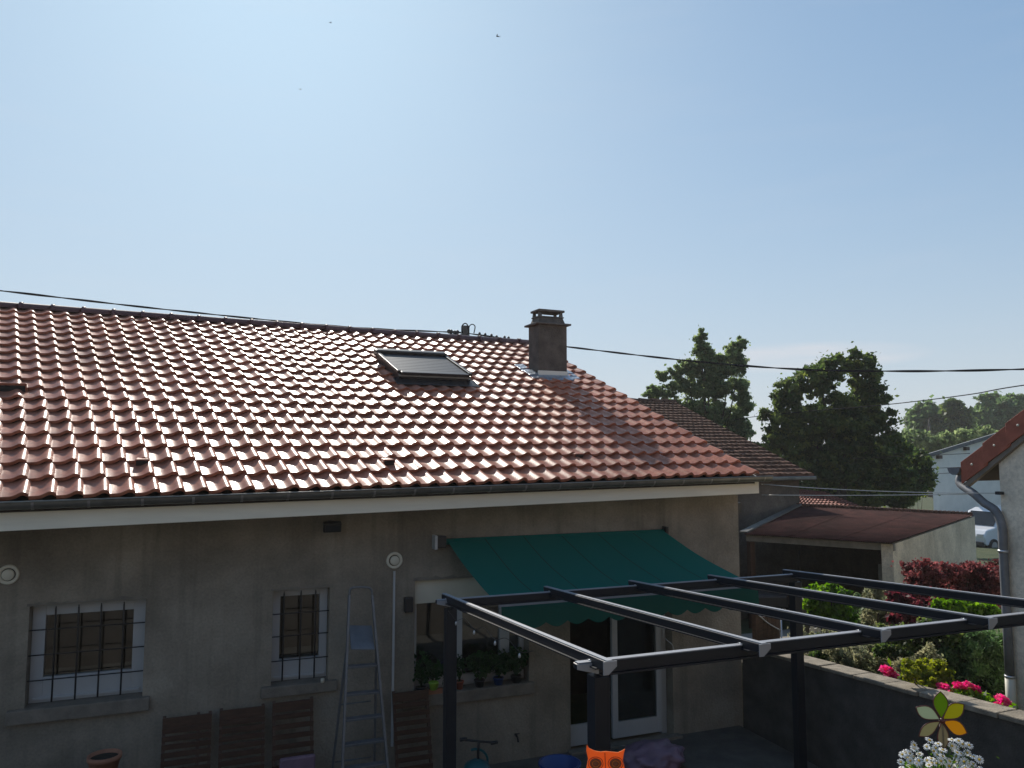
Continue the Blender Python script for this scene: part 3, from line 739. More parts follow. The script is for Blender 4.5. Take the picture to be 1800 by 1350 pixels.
# boxes on the wall
p = at_y(717, 1060, D)
MB().box((p.x-.05, D-.07, p.z-.09), (p.x+.045, D-.002, p.z+.07)).build('junction_box', 'black', house, bevel=.01)
p = at_y(1302, 885, D); MB().box((6.512, D+.05, 2.72), (6.60, D+.2, 2.84)).build('bracket', 'black', house)

# floodlight under the eave
p = at_y(584, 926, 8.3)
fl = empty('floodlight', p, 'black floodlight with a grey glass fixed just under the white fascia board', 'lamp')
ax, ay, az = V(.092, 0, 0), V(0, .03, .012), V(0, -.016, .048)
MB().obox(p, ax, ay, az).build('housing', 'black', fl, bevel=.008)
MB().obox(p+V(0, -.035, -.014), ax*.82, ay*.1, az*.66).build('lens', 'slatgrey', fl)
MB().beam(p+V(0, .03, .03), V(p.x, D, p.z+.04), .05, .02).build('arm', 'black', fl)

# ------------------------------------------------------------------ awning
aw = empty('awning', (3.9, D, 2.5), 'dark green fabric awning pulled out over the french door and plant window', 'awning')
TL, TR = at_y(786, 948, D-.06), at_y(1165, 934, D-.06)
YF = 7.40; FL, FR = at_y(880, 1060, YF), at_y(1330, 1032, YF)
zf = (FL.z+FR.z)/2; FL.z = FR.z = zf; zt_ = (TL.z+TR.z)/2; TL.z = TR.z = zt_
FR.x = TR.x+ (FR.x-TR.x)
b = MB(); nu, nv = 70, 14
for j in range(nv+1):
    for i in range(nu+1):
        u, v = i/nu, j/nv; p = (TL.lerp(TR, u)).lerp(FL.lerp(FR, u), v)
        b.v.append(p+V(0, 0, -.05*math.sin(PI*v)*(1+.3*math.sin(u*5))-.007*math.sin(u*38+v*2)-.004*math.sin(v*9+u*17)))
for j in range(nv):
    for i in range(nu): a = j*(nu+1)+i; b.f.append((a, a+1, a+nu+2, a+nu+1)); b.sm.append(True)
fabv = list(b.v); fab = b.build('fabric', 'awning', aw, fix=False)
for i in (11, 23, 35, 47, 59):
    b = MB()
    for j in range(nv+1):
        p = fabv[j*(nu+1)+i]; b.v += [p+V(-.006, 0, .004), p+V(.006, 0, .004)]
    for j in range(nv): b.f.append((2*j, 2*j+1, 2*j+3, 2*j+2)); b.sm.append(True)
    b.build('seam', 'valance', fab, fix=False)
b = MB(); n = 13; seg = 8; vh = .20; vs = []
for i in range(n*seg+1):
    t = i/(n*seg); p = FL.lerp(FR, t); sc = abs(math.sin(PI*t*n)); w_ = V(0, -.01-.008*math.sin(t*40), 0)
    b.v += [p+V(0, -.022, -.015), p+w_+V(0, -.02, -vh-.05*sc)]
for i in range(n*seg): b.f.append((2*i, 2*i+2, 2*i+3, 2*i+1)); b.sm.append(True)
b.build('valance', 'valance', aw, fix=False)
MB().beam(FL+V(-.02, 0, -.01), FR+V(.02, 0, -.01), .035, .05).build('front_bar', 'endcap', aw, bevel=.006)
MB().tube([TL+V(-.02, .02, -.02), TR+V(.02, .02, -.02)], .035, 12).build('roller', 'awning', aw)
MB().box((TL.x-.16, D-.13, zt_-.09), (TL.x-.13, D-.002, zt_+.06)).build('wall_bracket', 'white', aw)
MB().box((TL.x-.13, D-.11, zt_-.08), (TL.x-.02, D-.002, zt_+.05)).build('motor_box', 'black', aw, bevel=.01)
MB().box((TR.x+.03, D-.10, zt_-.05), (TR.x+.06, D-.002, zt_+.05)).build('wall_bracket', 'black', aw)
for s0, s1 in ((.12, .3), (.88, .7)):
    a = TL.lerp(TR, s0)+V(0, 0, -.16); e = FL.lerp(FR, s0)+V(0, .03, -.06); k_ = TL.lerp(TR, s1)+V(0, -.5, -.42)
    MB().tube([a, k_], .018, 8).tube([k_, e], .016, 8).build('folding_arm', 'alu', aw)

# ------------------------------------------------------------------ pergola
pg = empty('pergola', (4.2, 5.5, 0), 'open anthracite aluminium pergola of five rafters standing in front of the house', 'pergola')
YBK, YFR = 7.02, 4.08
def zlev(pxa, y): return pxa
bk0, bk1 = at_y(756, 1052, YBK), at_y(1412, 1012, YBK)
fr0 = at_y(1012, 1166, YFR); fr1 = at_y(1340, 1128, YFR)
zb = at_y(1033, 1036, YBK).z; zf_ = at_y(1208, 1144, YFR).z
XP1 = at_y(1403, 1200, YBK).x; XP0 = at_y(791, 1200, YBK).x
slope = (zf_-zb)/(YFR-YBK)
def stub_beam(y, xa, xb, z, h=.066, w=.05):
    b = MB(); b.prism([(xa-.14, y-w/2, z), (xb+.14, y-w/2, z), (xb+.14, y-w/2, z-.03), (xb, y-w/2, z-h), (xa, y-w/2, z-h), (xa-.14, y-w/2, z-.03)], (0, w, 0))
    o = b.build('beam', 'anthracite', pg, bevel=.004)
    ec = MB(); ec.prism([(xa-.139, y-w/2-.001, z-.001), (xa-.002, y-w/2-.001, z-.001), (xa-.002, y-w/2-.001, z-h), (xa-.139, y-w/2-.001, z-.029)], (0, -.005, 0)); ec.build('end_cap', 'endcap', o)
    MB().box((xa-.13, y-w/2+.003, z+.0005), (xb+.13, y+w/2-.003, z+.006)).build('sunlit_top_strip', 'endcap', o)  # pale strip added on top: the beam's sunlit edge put into colour
    MB().box((xa, y-w/2-.012, z-h-.012), (xb, y+w/2+.012, z-h-.001)).build('beam_flange', 'anthracite', o)
    return o
stub_beam(YBK, XP0, XP1, zb); stub_beam(YFR, XP0, XP1, zf_)
for x_, y_, z_ in ((XP0, YBK, zb), (XP1, YBK, zb), (XP0+.01, YFR, zf_), (XP1, YFR, zf_)):
    po = MB().box((x_-.05, y_-.05, .012), (x_+.05, y_+.05, z_-.080)).build('post', 'anthracite', pg, bevel=.004)
    MB().box((x_-.08, y_-.08, 0), (x_+.08, y_+.08, .011)).build('base_plate', 'anthracite', po)
rx0 = at_y(781, 1041, YBK+.12).x; rxs = []
for (sx_, sy_) in ((781, 1041), (960, 1029), (1109, 1021), (1248, 1013), (1380, 1004)): rxs.append(at_y(sx_, sy_, YBK+.13).x)
rxe = [at_y(1100, 1161, YFR-.22).x, at_y(1340, 1128, YFR-.22).x, at_y(1556, 1108, YFR-.22).x, at_y(1720, 1085, YFR-.22).x]
print('rafter x', rxs, rxe, 'posts', XP0, XP1, 'zb zf', zb, zf_)
for i, x_ in enumerate(rxs):
    xe = x_
    ya, yb = YBK+.15, YFR-.20
    za, zc = zb+slope*(ya-YBK)+.035, zb+slope*(yb-YBK)+.035
    a, c = V(x_, ya, za), V(xe, yb, zc)
    h = .056; w = .042
    b = MB(); b.prism([a+V(-w/2, 0, 0), c+V(-w/2, 0, 0), c+V(-w/2, 0, -.03), c+V(-w/2, .05, -h), a+V(-w/2, -.02, -h), a+V(-w/2, 0, -.03)], (w, 0, 0))
    o = b.build('rafter', 'anthracite', pg, bevel=.003)
    MB().beam(a+V(0, -.12, -h-.005), c+V(0, .10, -h-.005), .075, .008).build('glazing_ledge', 'anthracite', o)
    MB().beam(a+V(0, 0, .0045), c+V(0, 0, .0045), .036, .007).build('sunlit_top_strip', 'endcap', o)  # pale strip standing in for light on the rafter's top face
    for (yy_, zz_) in ((YBK, zb), (YFR, zf_)):
        q = V(x_-w/2, yy_, zz_+.035-.030); MB().lathe(q, [(.009, 0), (.009, .004), (.005, .007)], 8, V(-1, 0, 0)).build('bolt', 'alu', o)
        MB().box((x_-w/2-.0035, yy_-.022, zz_-.030), (x_-w/2-.0005, yy_+.022, zz_+.012)).build('angle_bracket', 'endcap', o)
    e0 = c+V(0, -.0015, .004); cb = MB(); cb.prism([e0+V(-.042, 0, 0), e0+V(.042, 0, 0), e0+V(.042, 0, -.03), e0+V(-.01, 0, -.072), e0+V(-.042, 0, -.072)], (0, -.006, 0)); cb.build('end_cap', 'endcap', o)
# string of small lights drooping from the first rafter
b = MB(); lp = empty('string_of_lights', (rxs[0], 5.5, zb), 'thin string of small clear bulbs drooping under the left pergola rafter', 'string lights')
pts = []
for i in range(9):
    t = i/8; pts.append(V(rxs[0]-.03, lerp(YBK-.1, 4.9, t), zb+slope*(lerp(YBK-.1, 4.9, t)-YBK)-.085-.05*(i % 2)))
MB().tube(catmull(pts, 4), .0022, 5).build('cord', 'black', lp)
for p in pts[1::2]: MB().lathe(p+V(0, 0, -.045), [(.003, .035), (.008, .024), (.010, .01), (.006, .001)], 10).build('bulb', 'alu', lp)
p = at_y(1183, 1118, 7.0)
tag(MB().tube(catmull([at_y(1167, 1088, 7), at_y(1167, 1118, 7), at_y(1182, 1134, 7), at_y(1185, 1150, 7)], 5), .0035, 6).build('loose_cable', 'wire'), 'thin pale cable curling down beside the right door jamb', 'cable')

# ------------------------------------------------------------------ things along the facade
# stepladder
ld = empty('stepladder', (1.6, 7.7, 0), 'tall aluminium stepladder with a grey platform, left of the white conduit', 'ladder')
def onlad(px, py):
    y_ = 7.95-.4*((py-1042)/308); return at_y(px, py, y_)
tl, tr = onlad(614, 1046), onlad(654, 1046); bl, br = onlad(602, 1345), onlad(681, 1345)
def ext(a, c):
    t = a.z/(a.z-c.z); return a+(c-a)*t
bl, br = ext(tl, bl), ext(tr, br)
for a, c in ((tl, bl), (tr, br)): MB().beam(a, c, .022, .05, up=V(0, 1, 0)).build('front_rail', 'ladder', ld, bevel=.003)
MB().tube(catmull([tl, tl+V(.008, 0, .05), tl.lerp(tr, .2)+V(0, 0, .075), tl.lerp(tr, .8)+V(0, 0, .075), tr+V(-.008, 0, .05), tr], 5), .011, 8).build('top_hoop', 'ladder', ld)
for py in (1170, 1218, 1262, 1306, 1348, 1392):
    t = (py-1046)/(1345-1046); za = onlad(640, py).z; ta = (tl.z-za)/(tl.z-bl.z); a, c = tl.lerp(bl, ta), tr.lerp(br, ta)
    MB().obox((a+c)/2+V(0, .03, 0), (c-a)/2-V(.012, 0, 0), V(0, .042, 0), V(0, 0, .011)).build('step', 'ladder', ld, bevel=.003)
pa, pb = onlad(616, 1140), onlad(659, 1140)
pz = onlad(637, 1139).z
MB().hexa([pa+V(.004, -.02, -.012), pb+V(-.004, -.02, -.012), pb+V(-.004, .16, .18), pa+V(.004, .16, .18), pa+V(.004, -.02, 0), pb+V(-.004, -.02, 0), pb+V(-.004, .16, .192), pa+V(.004, .16, .192)]).build('platform', 'ladder', ld, bevel=.003)
for s_, (a, e) in ((-1, (tl, bl)), (1, (tr, br))):
    top = a.lerp(e, .26)+V(0, .05, 0); bot = V(e.x-s_*.02, 8.25, .0)
    MB().beam(top, bot, .02, .035, up=V(0, 1, 0)).build('rear_leg', 'ladder', ld, bevel=.003)
for z_ in (.4, 1.0):
    MB().tube([V(bl.x+.05+.03*z_, lerp(8.25, 7.9, z_/1.6), z_), V(br.x-.05-.06*z_, lerp(8.25, 7.9, z_/1.6), z_)], .008, 6).build('brace', 'ladder', ld)

def slatted(x0, x1, ztop, label, n=11, lean=.28, top_rail=True, double=False):
    t = empty('folding_chair', ((x0+x1)/2, 8.1, 0), label, 'folding chair', 'folded slatted wooden garden furniture')
    yb, yt = 8.42-lean, 8.42
    def q(x, z): return V(x, lerp(yb, yt, z/ztop), z)
    for x in (x0+.02, x1-.02)+((lerp(x0, x1, .72),) if double else ()):
        MB().beam(q(x, 0), q(x, ztop), .03, .035, up=V(0, 1, 0)).build('upright', 'darkwood', t, bevel=.003)
    for i in range(n):
        z = lerp(ztop-.06, .22, i/(n-1))
        if top_rail and i == 0: hh = .05
        else: hh = .026
        c = q((x0+x1)/2, z)+V(0, -.024, 0)
        MB().obox(c, V((x1-x0)/2-.004, 0, 0), V(0, .008, 0), V(0, -.002, hh)).build('slat', 'darkwood', t, bevel=.003)
    return t
def xat(px, py): return at_y(px, py, 8.3).x
def zat(px, py): return at_y(px, py, 8.38).z
slatted(xat(283, 1300), xat(372, 1300), zat(330, 1256), 'folded slatted wooden chair leaning on the wall, leftmost of the row', double=True)
slatted(xat(384, 1300), xat(466, 1300), zat(425, 1243), 'folded slatted wooden chair leaning below the narrow window, second from left')
slatted(xat(478, 1290), xat(552, 1290), zat(515, 1230), 'folded slatted wooden chair right beside the ladder, under the narrow window sill', n=9)
slatted(xat(692, 1280), xat(757, 1280), zat(725, 1213), 'folded slatted wooden chair between the white conduit and the pergola post', n=9)
# cushion in front of the third one
c = at_y(515, 1345, 8.05)
tag(MB().box((xat(487, 1340), 8.0, .25), (xat(548, 1340), 8.05, c.z+.09)).build('cushion', 'mauve', bevel=.02), 'flat dark mauve cushion standing against the third folded chair', 'cushion')

def pot(name, c, r0, r1, h, m, parent, n=20):
    c = Vector(c)
    o = MB().lathe(c, [(r0, 0), (r1, h*.82), (r1*1.08, h*.83), (r1*1.08, h), (r1*.95, h), (r1*.92, h*.86)], n).build(name, m, parent)
    MB().lathe(c+V(0, 0, h*.84), [(r1*.93, 0), (r1*.93, .006)], n).build('soil', 'soil', parent)
    return o
p = at_y(184, 1326, 7.9)
t = empty('plant_pot', (p.x, 7.9, .35), 'big terracotta pot of dark soil on a stand below the wide grilled window', 'plant pot')
pot('pot', (p.x, 7.9, p.z-.22), .09, .13, .22, 'terracotta', t)
MB().box((p.x-.13, 7.78, .0), (p.x+.13, 8.02, p.z-.223)).build('stand', 'darkwood', t, bevel=.01)
# child's scooter
p = at_y(841, 1302, 7.7)
sc_ = empty('toy_scooter', (p.x, 7.7, 0), 'child ride-on with black handlebar and teal body, right of the left pergola post', 'toy')
hb = at_y(812, 1300, 7.7); hc = at_y(871, 1305, 7.7)
MB().tube([hb, hb.lerp(hc, .5)+V(0, 0, -.004), hc], .012, 8).build('handlebar', 'black', sc_)
MB().tube([hb+V(-.02, 0, 0), hb+V(.05, 0, 0)], .018, 10).tube([hc+V(.02, 0, 0), hc+V(-.05, 0, 0)], .018, 10).build('grip', 'black', sc_)
st_ = hb.lerp(hc, .5)
MB().tube([st_, st_+V(0, .02, -.10), st_+V(0, .03, -.38)], .014, 8).build('stem', 'black', sc_)
MB().tube([st_+V(-.04+.15*math.sin(t_), .04, -.22+.13*math.cos(t_)) for t_ in np.linspace(-.2, 2.6, 10)], .013, 8).build('frame', 'teal', sc_)
MB().lathe(st_+V(-.02, .0, -.40), [(.02, .0), (.13, .02), (.15, .10), (.12, .18), (.04, .22)], 20).build('body', 'teal', sc_)
MB().tube([st_+V(0.0, -.05, -.40), st_+V(.0, .05, -.40)], .13, 20).build('wheel', 'tyre', sc_)
MB().tube([st_+V(0.02, -.03, st_.z*-1+.07), st_+V(.02, .03, st_.z*-1+.07)], .07, 16).build('wheel', 'tyre', sc_)
# blue tub
p = at_y(984, 1340, 6.9)
tb = MB().lathe((p.x, 6.9, 0), [(.14, 0), (.19, p.z-.02), (.205, p.z-.018), (.205, p.z), (.18, p.z), (.14, .05)], 28).build('blue_tub', 'blue')
tag(tb, 'round dark blue plastic tub on the ground before the door, left of the owl', 'tub')
# mauve sack
p = at_y(1148, 1318, 7.6)
b = MB(); 
bmx = bmesh.new(); bmesh.ops.create_icosphere(bmx, subdivisions=4, radius=1)
from mathutils import noise
for v in bmx.verts:
    n_ = noise.fractal(v.co*2.2, 1, 2, 4)*.28; v.co = v.co*(1+n_); v.co.x *= .36; v.co.y *= .25; v.co.z *= .17
    if v.co.z < -.1: v.co.z = -.1
me = bpy.data.meshes.new('plastic_sack'); bmx.to_mesh(me); bmx.free(); me.materials.append(M['mauve'])
for q in me.polygons: q.use_smooth = True
tag(link('plastic_sack', me, V(p.x, 7.6, .17)), 'crumpled pale mauve plastic sack lying before the glazed door leaf', 'sack')
MBs = MB().box((p.x-.34, 7.4, .0), (p.x+.36, 7.85, .068)); tag(MBs.build('wooden_pallet', 'darkwood', bevel=.01), 'low dark wooden pallet under the mauve sack', 'pallet')

# plants standing in the big window
def potplant(label, x, y, z, pr, ph, pm, n, r, size, m='lf_house', hgt=.3):
    t = empty('potted_plant', (x, y, z), label, 'potted plant', 'plants on the big window sill')
    pot('pot', (x, y, z), pr*.75, pr, ph, pm, t, 16)
    lob = [((x+random.uniform(-r, r)*.5, y+random.uniform(-.3, .2)*r, z+ph+hgt*random.uniform(.25, .9)), (r*.55, r*.4, hgt*.3), 1) for _ in range(7)]
    b = MB()
    for l in lob: b.tube([V(x, y, z+ph*.8), Vector(l[0])], [.005, .003], 5)
    b.build('stem', 'lf_house', t, fix=False)
    crown(lob, n, size, m, t, 'leaves', .45, .6)
    return t
zs_ = .864; yy = D+.02
def sx_at(px): return at_y(px, 1180, yy).x
potplant('leggy dark plant in a black pot at the left end of the big sill', sx_at(740), yy, zs_, .055, .07, 'black', 180, .12, .035, hgt=.33)
potplant('dark plant in the lime green pot on the big window sill', sx_at(762), yy-.03, zs_+.02, .05, .085, 'greenpot', 260, .14, .035, hgt=.3)
potplant('plant in a dark red pot just right of the pergola post on the sill', sx_at(808), yy, zs_, .045, .09, 'verge', 140, .1, .03, hgt=.26)
potplant('bushy geranium in a black pot at the middle of the big sill', sx_at(843), yy, zs_, .06, .08, 'black', 520, .17, .042, hgt=.28)
potplant('bushy geranium in a blue pot, second from the right end of the sill', sx_at(876), yy, zs_, .06, .08, 'blue', 560, .17, .042, hgt=.29)
potplant('bushy geranium in a black pot at the right end of the big sill', sx_at(907), yy, zs_, .06, .08, 'black', 520, .15, .042, hgt=.28)
lm = MB().box((sx_at(733), yy-.07, zs_-.02), (sx_at(775), yy-.045, zs_+.05)).build('window_box', 'terracotta'); tag(lm, 'narrow terracotta trough edge at the left end of the big sill', 'planter')
p = at_y(762, 1206, 8.36)
t = empty('spare_pot', p+V(0, 0, -.04), 'small lime green pot hanging in front of the sill under the lime green plant pot', 'pot')
MB().lathe(p+V(0, 0, -.04), [(.035, 0), (.05, .07), (.055, .075), (.055, .085), (.045, .085)], 18).build('pot', 'greenpot', t)
MB().tube([p+V(0, .05, .03), V(p.x, D-.08, p.z+.03)], .006, 6).build('hook', 'iron', t)
# tea light on the narrow window's sill
p = at_y(567, 1197, 8.42)
t = empty('tea_light', (p.x, 8.42, 1.124), 'small cream candle glass at the right corner of the narrow window sill', 'candle')
MB().lathe((p.x, 8.42, 1.123), [(.018, 0), (.021, .04), (.018, .041), (.016, .01)], 14).build('glass_cup', 'cream', t)
# wall tap
p = at_y(906, 1292, D)
t = empty('garden_tap', p, 'small dark tap on the wall below the big window', 'tap')
MB().tube([p, p+V(0, -.07, 0), p+V(0, -.09, -.05)], .011, 8).build('spout', 'iron', t)
MB().tube([p+V(-.03, -.05, .03), p+V(.03, -.05, .03)], .006, 6).tube([p+V(0, -.05, 0), p+V(0, -.05, .03)], .006, 6).build('handle', 'iron', t)

# ------------------------------------------------------------------ garden wall with coping stones
gw = empty('garden_wall', (6.6, 6, 0), 'low dark rendered garden wall with a pale stone coping, right of the pergola', 'wall')
ya, yb = 8.48, -1.5; zA = 1.03; sl_ = (1.255-1.06)/(7.85-4.92)
def zw(y): return 1.06+(7.85-y)*sl_ if y > 3 else 1.06+4.85*sl_
b = MB(); ys_ = [ya, 3.0, yb]
b.prism([(6.50, ya, -.1), (6.50, yb, -.1), (6.50, yb, zw(2)-.05), (6.50, 3, zw(3)-.05), (6.50, ya, zw(ya)-.05)], (.2, 0, 0))
b.build('wall', 'gwall', gw)
y_ = ya; i = 0
while y_ > -1.4:
    L_ = random.uniform(.38, .52); y2 = max(yb, y_-L_); dz = random.uniform(-.004, .006); dx = random.uniform(-.012, .012)
    MB().hexa([(6.47+dx, y2+.008, zw(y2)-.048), (6.73+dx, y2+.008, zw(y2)-.048), (6.73+dx, y_, zw(y_)-.048), (6.47+dx, y_, zw(y_)-.048),
               (6.47+dx, y2+.008, zw(y2)+dz), (6.73+dx, y2+.008, zw(y2)+dz), (6.73+dx, y_, zw(y_)+dz), (6.47+dx, y_, zw(y_)+dz)]).build('coping_stone', 'coping', gw, bevel=.01)
    y_ = y2
# ------------------------------------------------------------------ barn behind
bn = empty('barn', (10, 17.5, gh(10, 17)), 'old rendered barn with a dark brown tiled roof behind the right end of the house', 'barn')
BY = 15.2; bxr = at_y(1405, 860, BY).x; bze = at_y(1405, 836, BY).z
BRy = 20.6; ridge_r = at_x(1186, 708, bxr+.25)
BR = V(bxr+.25, ridge_r.y, ridge_r.z)
b = MB(); b.prism([(bxr-.3, BY, -1.2), (bxr-.3, 2*BR.y-BY, -1.2), (bxr-.3, 2*BR.y-BY, bze-.05), (bxr-.3, BR.y, BR.z-.2), (bxr-.3, BY, bze-.05)], (.3, 0, 0))
b.box((6.75, BY+.002, -1.2), (bxr-.301, BY+.3, bze-.04)).box((6.75, BY+.35, -1.2), (7.0, 2*BR.y-BY, bze-.04)).box((7.01, 2*BR.y-BY-.3, -1.2), (bxr-.301, 2*BR.y-BY-.002, bze-.04)); b.build('wall', 'barnwall', bn)
eL, eR = V(6.7, BY-.25, bze), V(bxr+.25, BY-.25, bze); rL, rR = V(6.7, BR.y, BR.z), BR
b = MB(); d_ = V(0, 0, -.09)
b.hexa([eL+d_, eR+d_, rR+d_, rL+d_, eL+d_*.4, eR+d_*.4, rR+d_*.4, rL+d_*.4])
e2L, e2R = V(6.7, 2*BR.y-BY+.25, bze), V(bxr+.25, 2*BR.y-BY+.25, bze)
b.hexa([rL+d_, rR+d_, e2R+d_, e2L+d_, rL, rR, e2R, e2L]); br_ = b.build('roof', 'oldtile', bn)
# interlocking tiles, rows of small pieces: too many to lift one by one
b = MB(); rows = 24; cols = 44; rr = []
for j in range(rows):
    for i in range(cols):
        a = eL.lerp(eR, i/cols).lerp(rL.lerp(rR, i/cols), j/rows); c = eL.lerp(eR, (i+1)/cols).lerp(rL.lerp(rR, (i+1)/cols), j/rows)
        a2 = eL.lerp(eR, i/cols).lerp(rL.lerp(rR, i/cols), (j+1.1)/rows); c2 = eL.lerp(eR, (i+1)/cols).lerp(rL.lerp(rR, (i+1)/cols), (j+1.1)/rows)
        u_ = V(0, 0, .06+random.uniform(-.008, .012)); m1 = a.lerp(c, .55)+V(0, 0, .012)+u_
        k = len(b.v); m2 = a2.lerp(c2, .55)+V(0, 0, .02)
        b.v += [a+u_, m1, c+u_*.8, a2, m2, c2, a-V(0, 0, .02), a.lerp(c, .55), c-V(0, 0, .02)]
        for f in ((0, 1, 4, 3), (1, 2, 5, 4), (6, 7, 1, 0), (7, 8, 2, 1)): b.f.append(tuple(k+q for q in f)); b.sm.append(False)
        rr += [random.random()]*9
me = b.mesh('tiling', 'oldtile', fix=False); at = me.attributes.new('rnd', 'FLOAT', 'POINT'); at.data.foreach_set('value', rr)
o = link('tiling', me, (0, 0, 0), br_); o.location = -wloc(br_); o['kind'] = 'stuff'
rdg = MB(); 
for i in range(16):
    a, c = rL.lerp(rR, i/16), rL.lerp(rR, (i+1.05)/16); MB().tube([a+V(0, 0, .02), c+V(0, 0, .0)], [.11, .095], 10).build('ridge_tile', 'oldtile', br_)
MB().beam(eL+V(0, -.04, -.05), eR+V(0, -.04, -.05), .09, .09).build('gutter', 'zinc', bn, bevel=.02)

# ------------------------------------------------------------------ open shed with rusty roof
sh = empty('open_shed', (10.5, 14, gh(10, 14)), 'open-fronted shed with a flat rust-brown sheet roof and pale side wall', 'shed')
L0 = at_f(1310, 937, 15.9); K0 = at_f(1571, 953, 14.0); M0 = at_f(1713, 905, 19.0); N0 = at_y(1404, 889, BY-.06)
b = MB(); t_ = V(0, 0, -.05)
nseg = 60
# corrugated sheets
def bil(u, v): return L0.lerp(K0, u).lerp(N0.lerp(M0, u), v)
nsh = 6
for s_ in range(nsh):
    b = MB(); n = 36; off = V(0, 0, .006*(s_ % 2))
    for i in range(n+1):
        u = (s_+i/n*1.0)/nsh; w_ = V(0, 0, .007*math.sin(i*2.1))
        b.v += [bil(u, -.02)+w_+off, bil(u, 1.0)+w_+off]
    for i in range(n): b.f.append((2*i, 2*i+2, 2*i+3, 2*i+1)); b.sm.append(True)
    k = len(b.v)
    for i in range(n+1): b.v += [b.v[2*i]+V(0, 0, -.012), b.v[2*i+1]+V(0, 0, -.012)]
    for i in range(n): b.f.append((k+2*i, k+2*i+1, k+2*i+3, k+2*i+2)); b.sm.append(True); b.f.append((2*i, k+2*i, k+2*i+2, 2*i+2)); b.sm.append(False)
    b.build('roof_sheet', 'rust', sh, fix=False)
kz = gh(12, 13)-.3
def down(p, z): return V(p.x, p.y, z)
fd = (K0-L0).normalized(); sdn = V(M0.x-K0.x, M0.y-K0.y, 0).normalized()
MB().beam(L0+V(0, 0, -.10)+sdn*.06, K0+V(0, 0, -.10)+sdn*.06, .10, .13).build('front_beam', 'beam', sh, bevel=.01)
Ki, Mi = K0+V(0, 0, -.045)-fd*.02, M0+V(0, 0, -.045)
wth = -fd*.2; wth.z = 0
b = MB(); b.hexa([down(Ki, kz)+wth, down(Ki, kz), down(Mi, kz-.3), down(Mi, kz-.3)+wth, Ki+wth, Ki, Mi, Mi+wth]); b.build('side_wall', 'shedwall', sh)
b = MB(); Ni = N0+V(0, 0, -.06); b.hexa([down(Ni, kz), down(Mi, kz)+wth*1.1, down(Mi, kz)+wth*1.1+V(0, .2, 0), down(Ni, kz)+V(0, .05, 0), Ni, Mi+wth*1.1+V(0, 0, -.02), Mi+wth*1.1+V(0, .2, -.02), Ni+V(0, .05, 0)]); b.build('rear_wall', 'barnwall', sh)
Li = L0+V(0, 0, -.18)+sdn*.06
for t_ in (0.03,): MB().beam(down(L0.lerp(K0, t_)+sdn*.06, kz), L0.lerp(K0, t_)+sdn*.06+V(0, 0, -.17), .12, .12, up=V(0, 1, 0)).build('post', 'darkwood', sh, bevel=.01)
cap = MB()
for i in range(40):
    p = N0.lerp(M0, i/40)+V(0, 0, .02); q = N0.lerp(M0, (i+.8)/40)+V(0, 0, .03); cap.tube([p-sdn*.07, p+sdn*.12], .045, 6)
o = cap.build('edge_tiles', 'oldtile', sh, fix=False); o['kind'] = 'stuff'
MB().beam(L0+V(-.05, 0, .02), N0+V(-.02, -.02, .03), .16, .03).build('side_flashing', 'zinc', sh)
# clutter in the shed
c = at_f(1558, 1010, 14.6); tag(MB().box((c.x-.1, c.y-.1, kz), (c.x+.1, c.y+.1, c.z+.2)).build('leaning_board', 'beam', bevel=.01), 'upright weathered board standing inside the shed at its right corner', 'board')

# ------------------------------------------------------------------ low red roof beyond the shed
ob = empty('outbuilding', at_f(1450, 905, 25), 'low outbuilding whose red tiled roof shows above the rusty shed roof', 'outbuilding')
P1, P2, P3, P4 = at_f(1398, 897, 23), at_f(1530, 899, 23), at_f(1445, 866, 27), at_f(1392, 860, 27)
b = MB(); rr = []
rows, cols = 10, 16
for j in range(rows):
    for i in range(cols):
        f = lambda u, v: P1.lerp(P2, u).lerp(P4.lerp(P3, u), v)
        a, c, e, g = f(i/cols, j/rows), f((i+1)/cols, j/rows), f((i+1)/cols, (j+1.1)/rows), f(i/cols, (j+1.1)/rows)
        m1, m2 = a.lerp(c, .5)+V(0, 0, .07), g.lerp(e, .5)+V(0, 0, .04); u_ = V(0, 0, .05); k = len(b.v)
        b.v += [a+u_, m1+u_*.4, c+u_, e, m2, g, a-V(0, 0, .02), c-V(0, 0, .02)]
        for q in ((0, 1, 4, 5), (1, 2, 3, 4), (6, 7, 2, 0)): b.f.append(tuple(k+z for z in q)); b.sm.append(False)
        rr += [random.random()]*8
me = b.mesh('roof', 'redtile', fix=False); at = me.attributes.new('rnd', 'FLOAT', 'POINT'); at.data.foreach_set('value', rr)
o = link('roof', me, (0, 0, 0), ob); o.location = -wloc(ob)
b = MB(); b.hexa([down(P1, -1.5), down(P2, -1.5), down(P3, -1.5), down(P4, -1.5), P1+V(0, 0, -.05), P2+V(0, 0, -.05), P3+V(0, 0, -.05), P4+V(0, 0, -.05)]); b.build('wall', 'barnwall', ob)

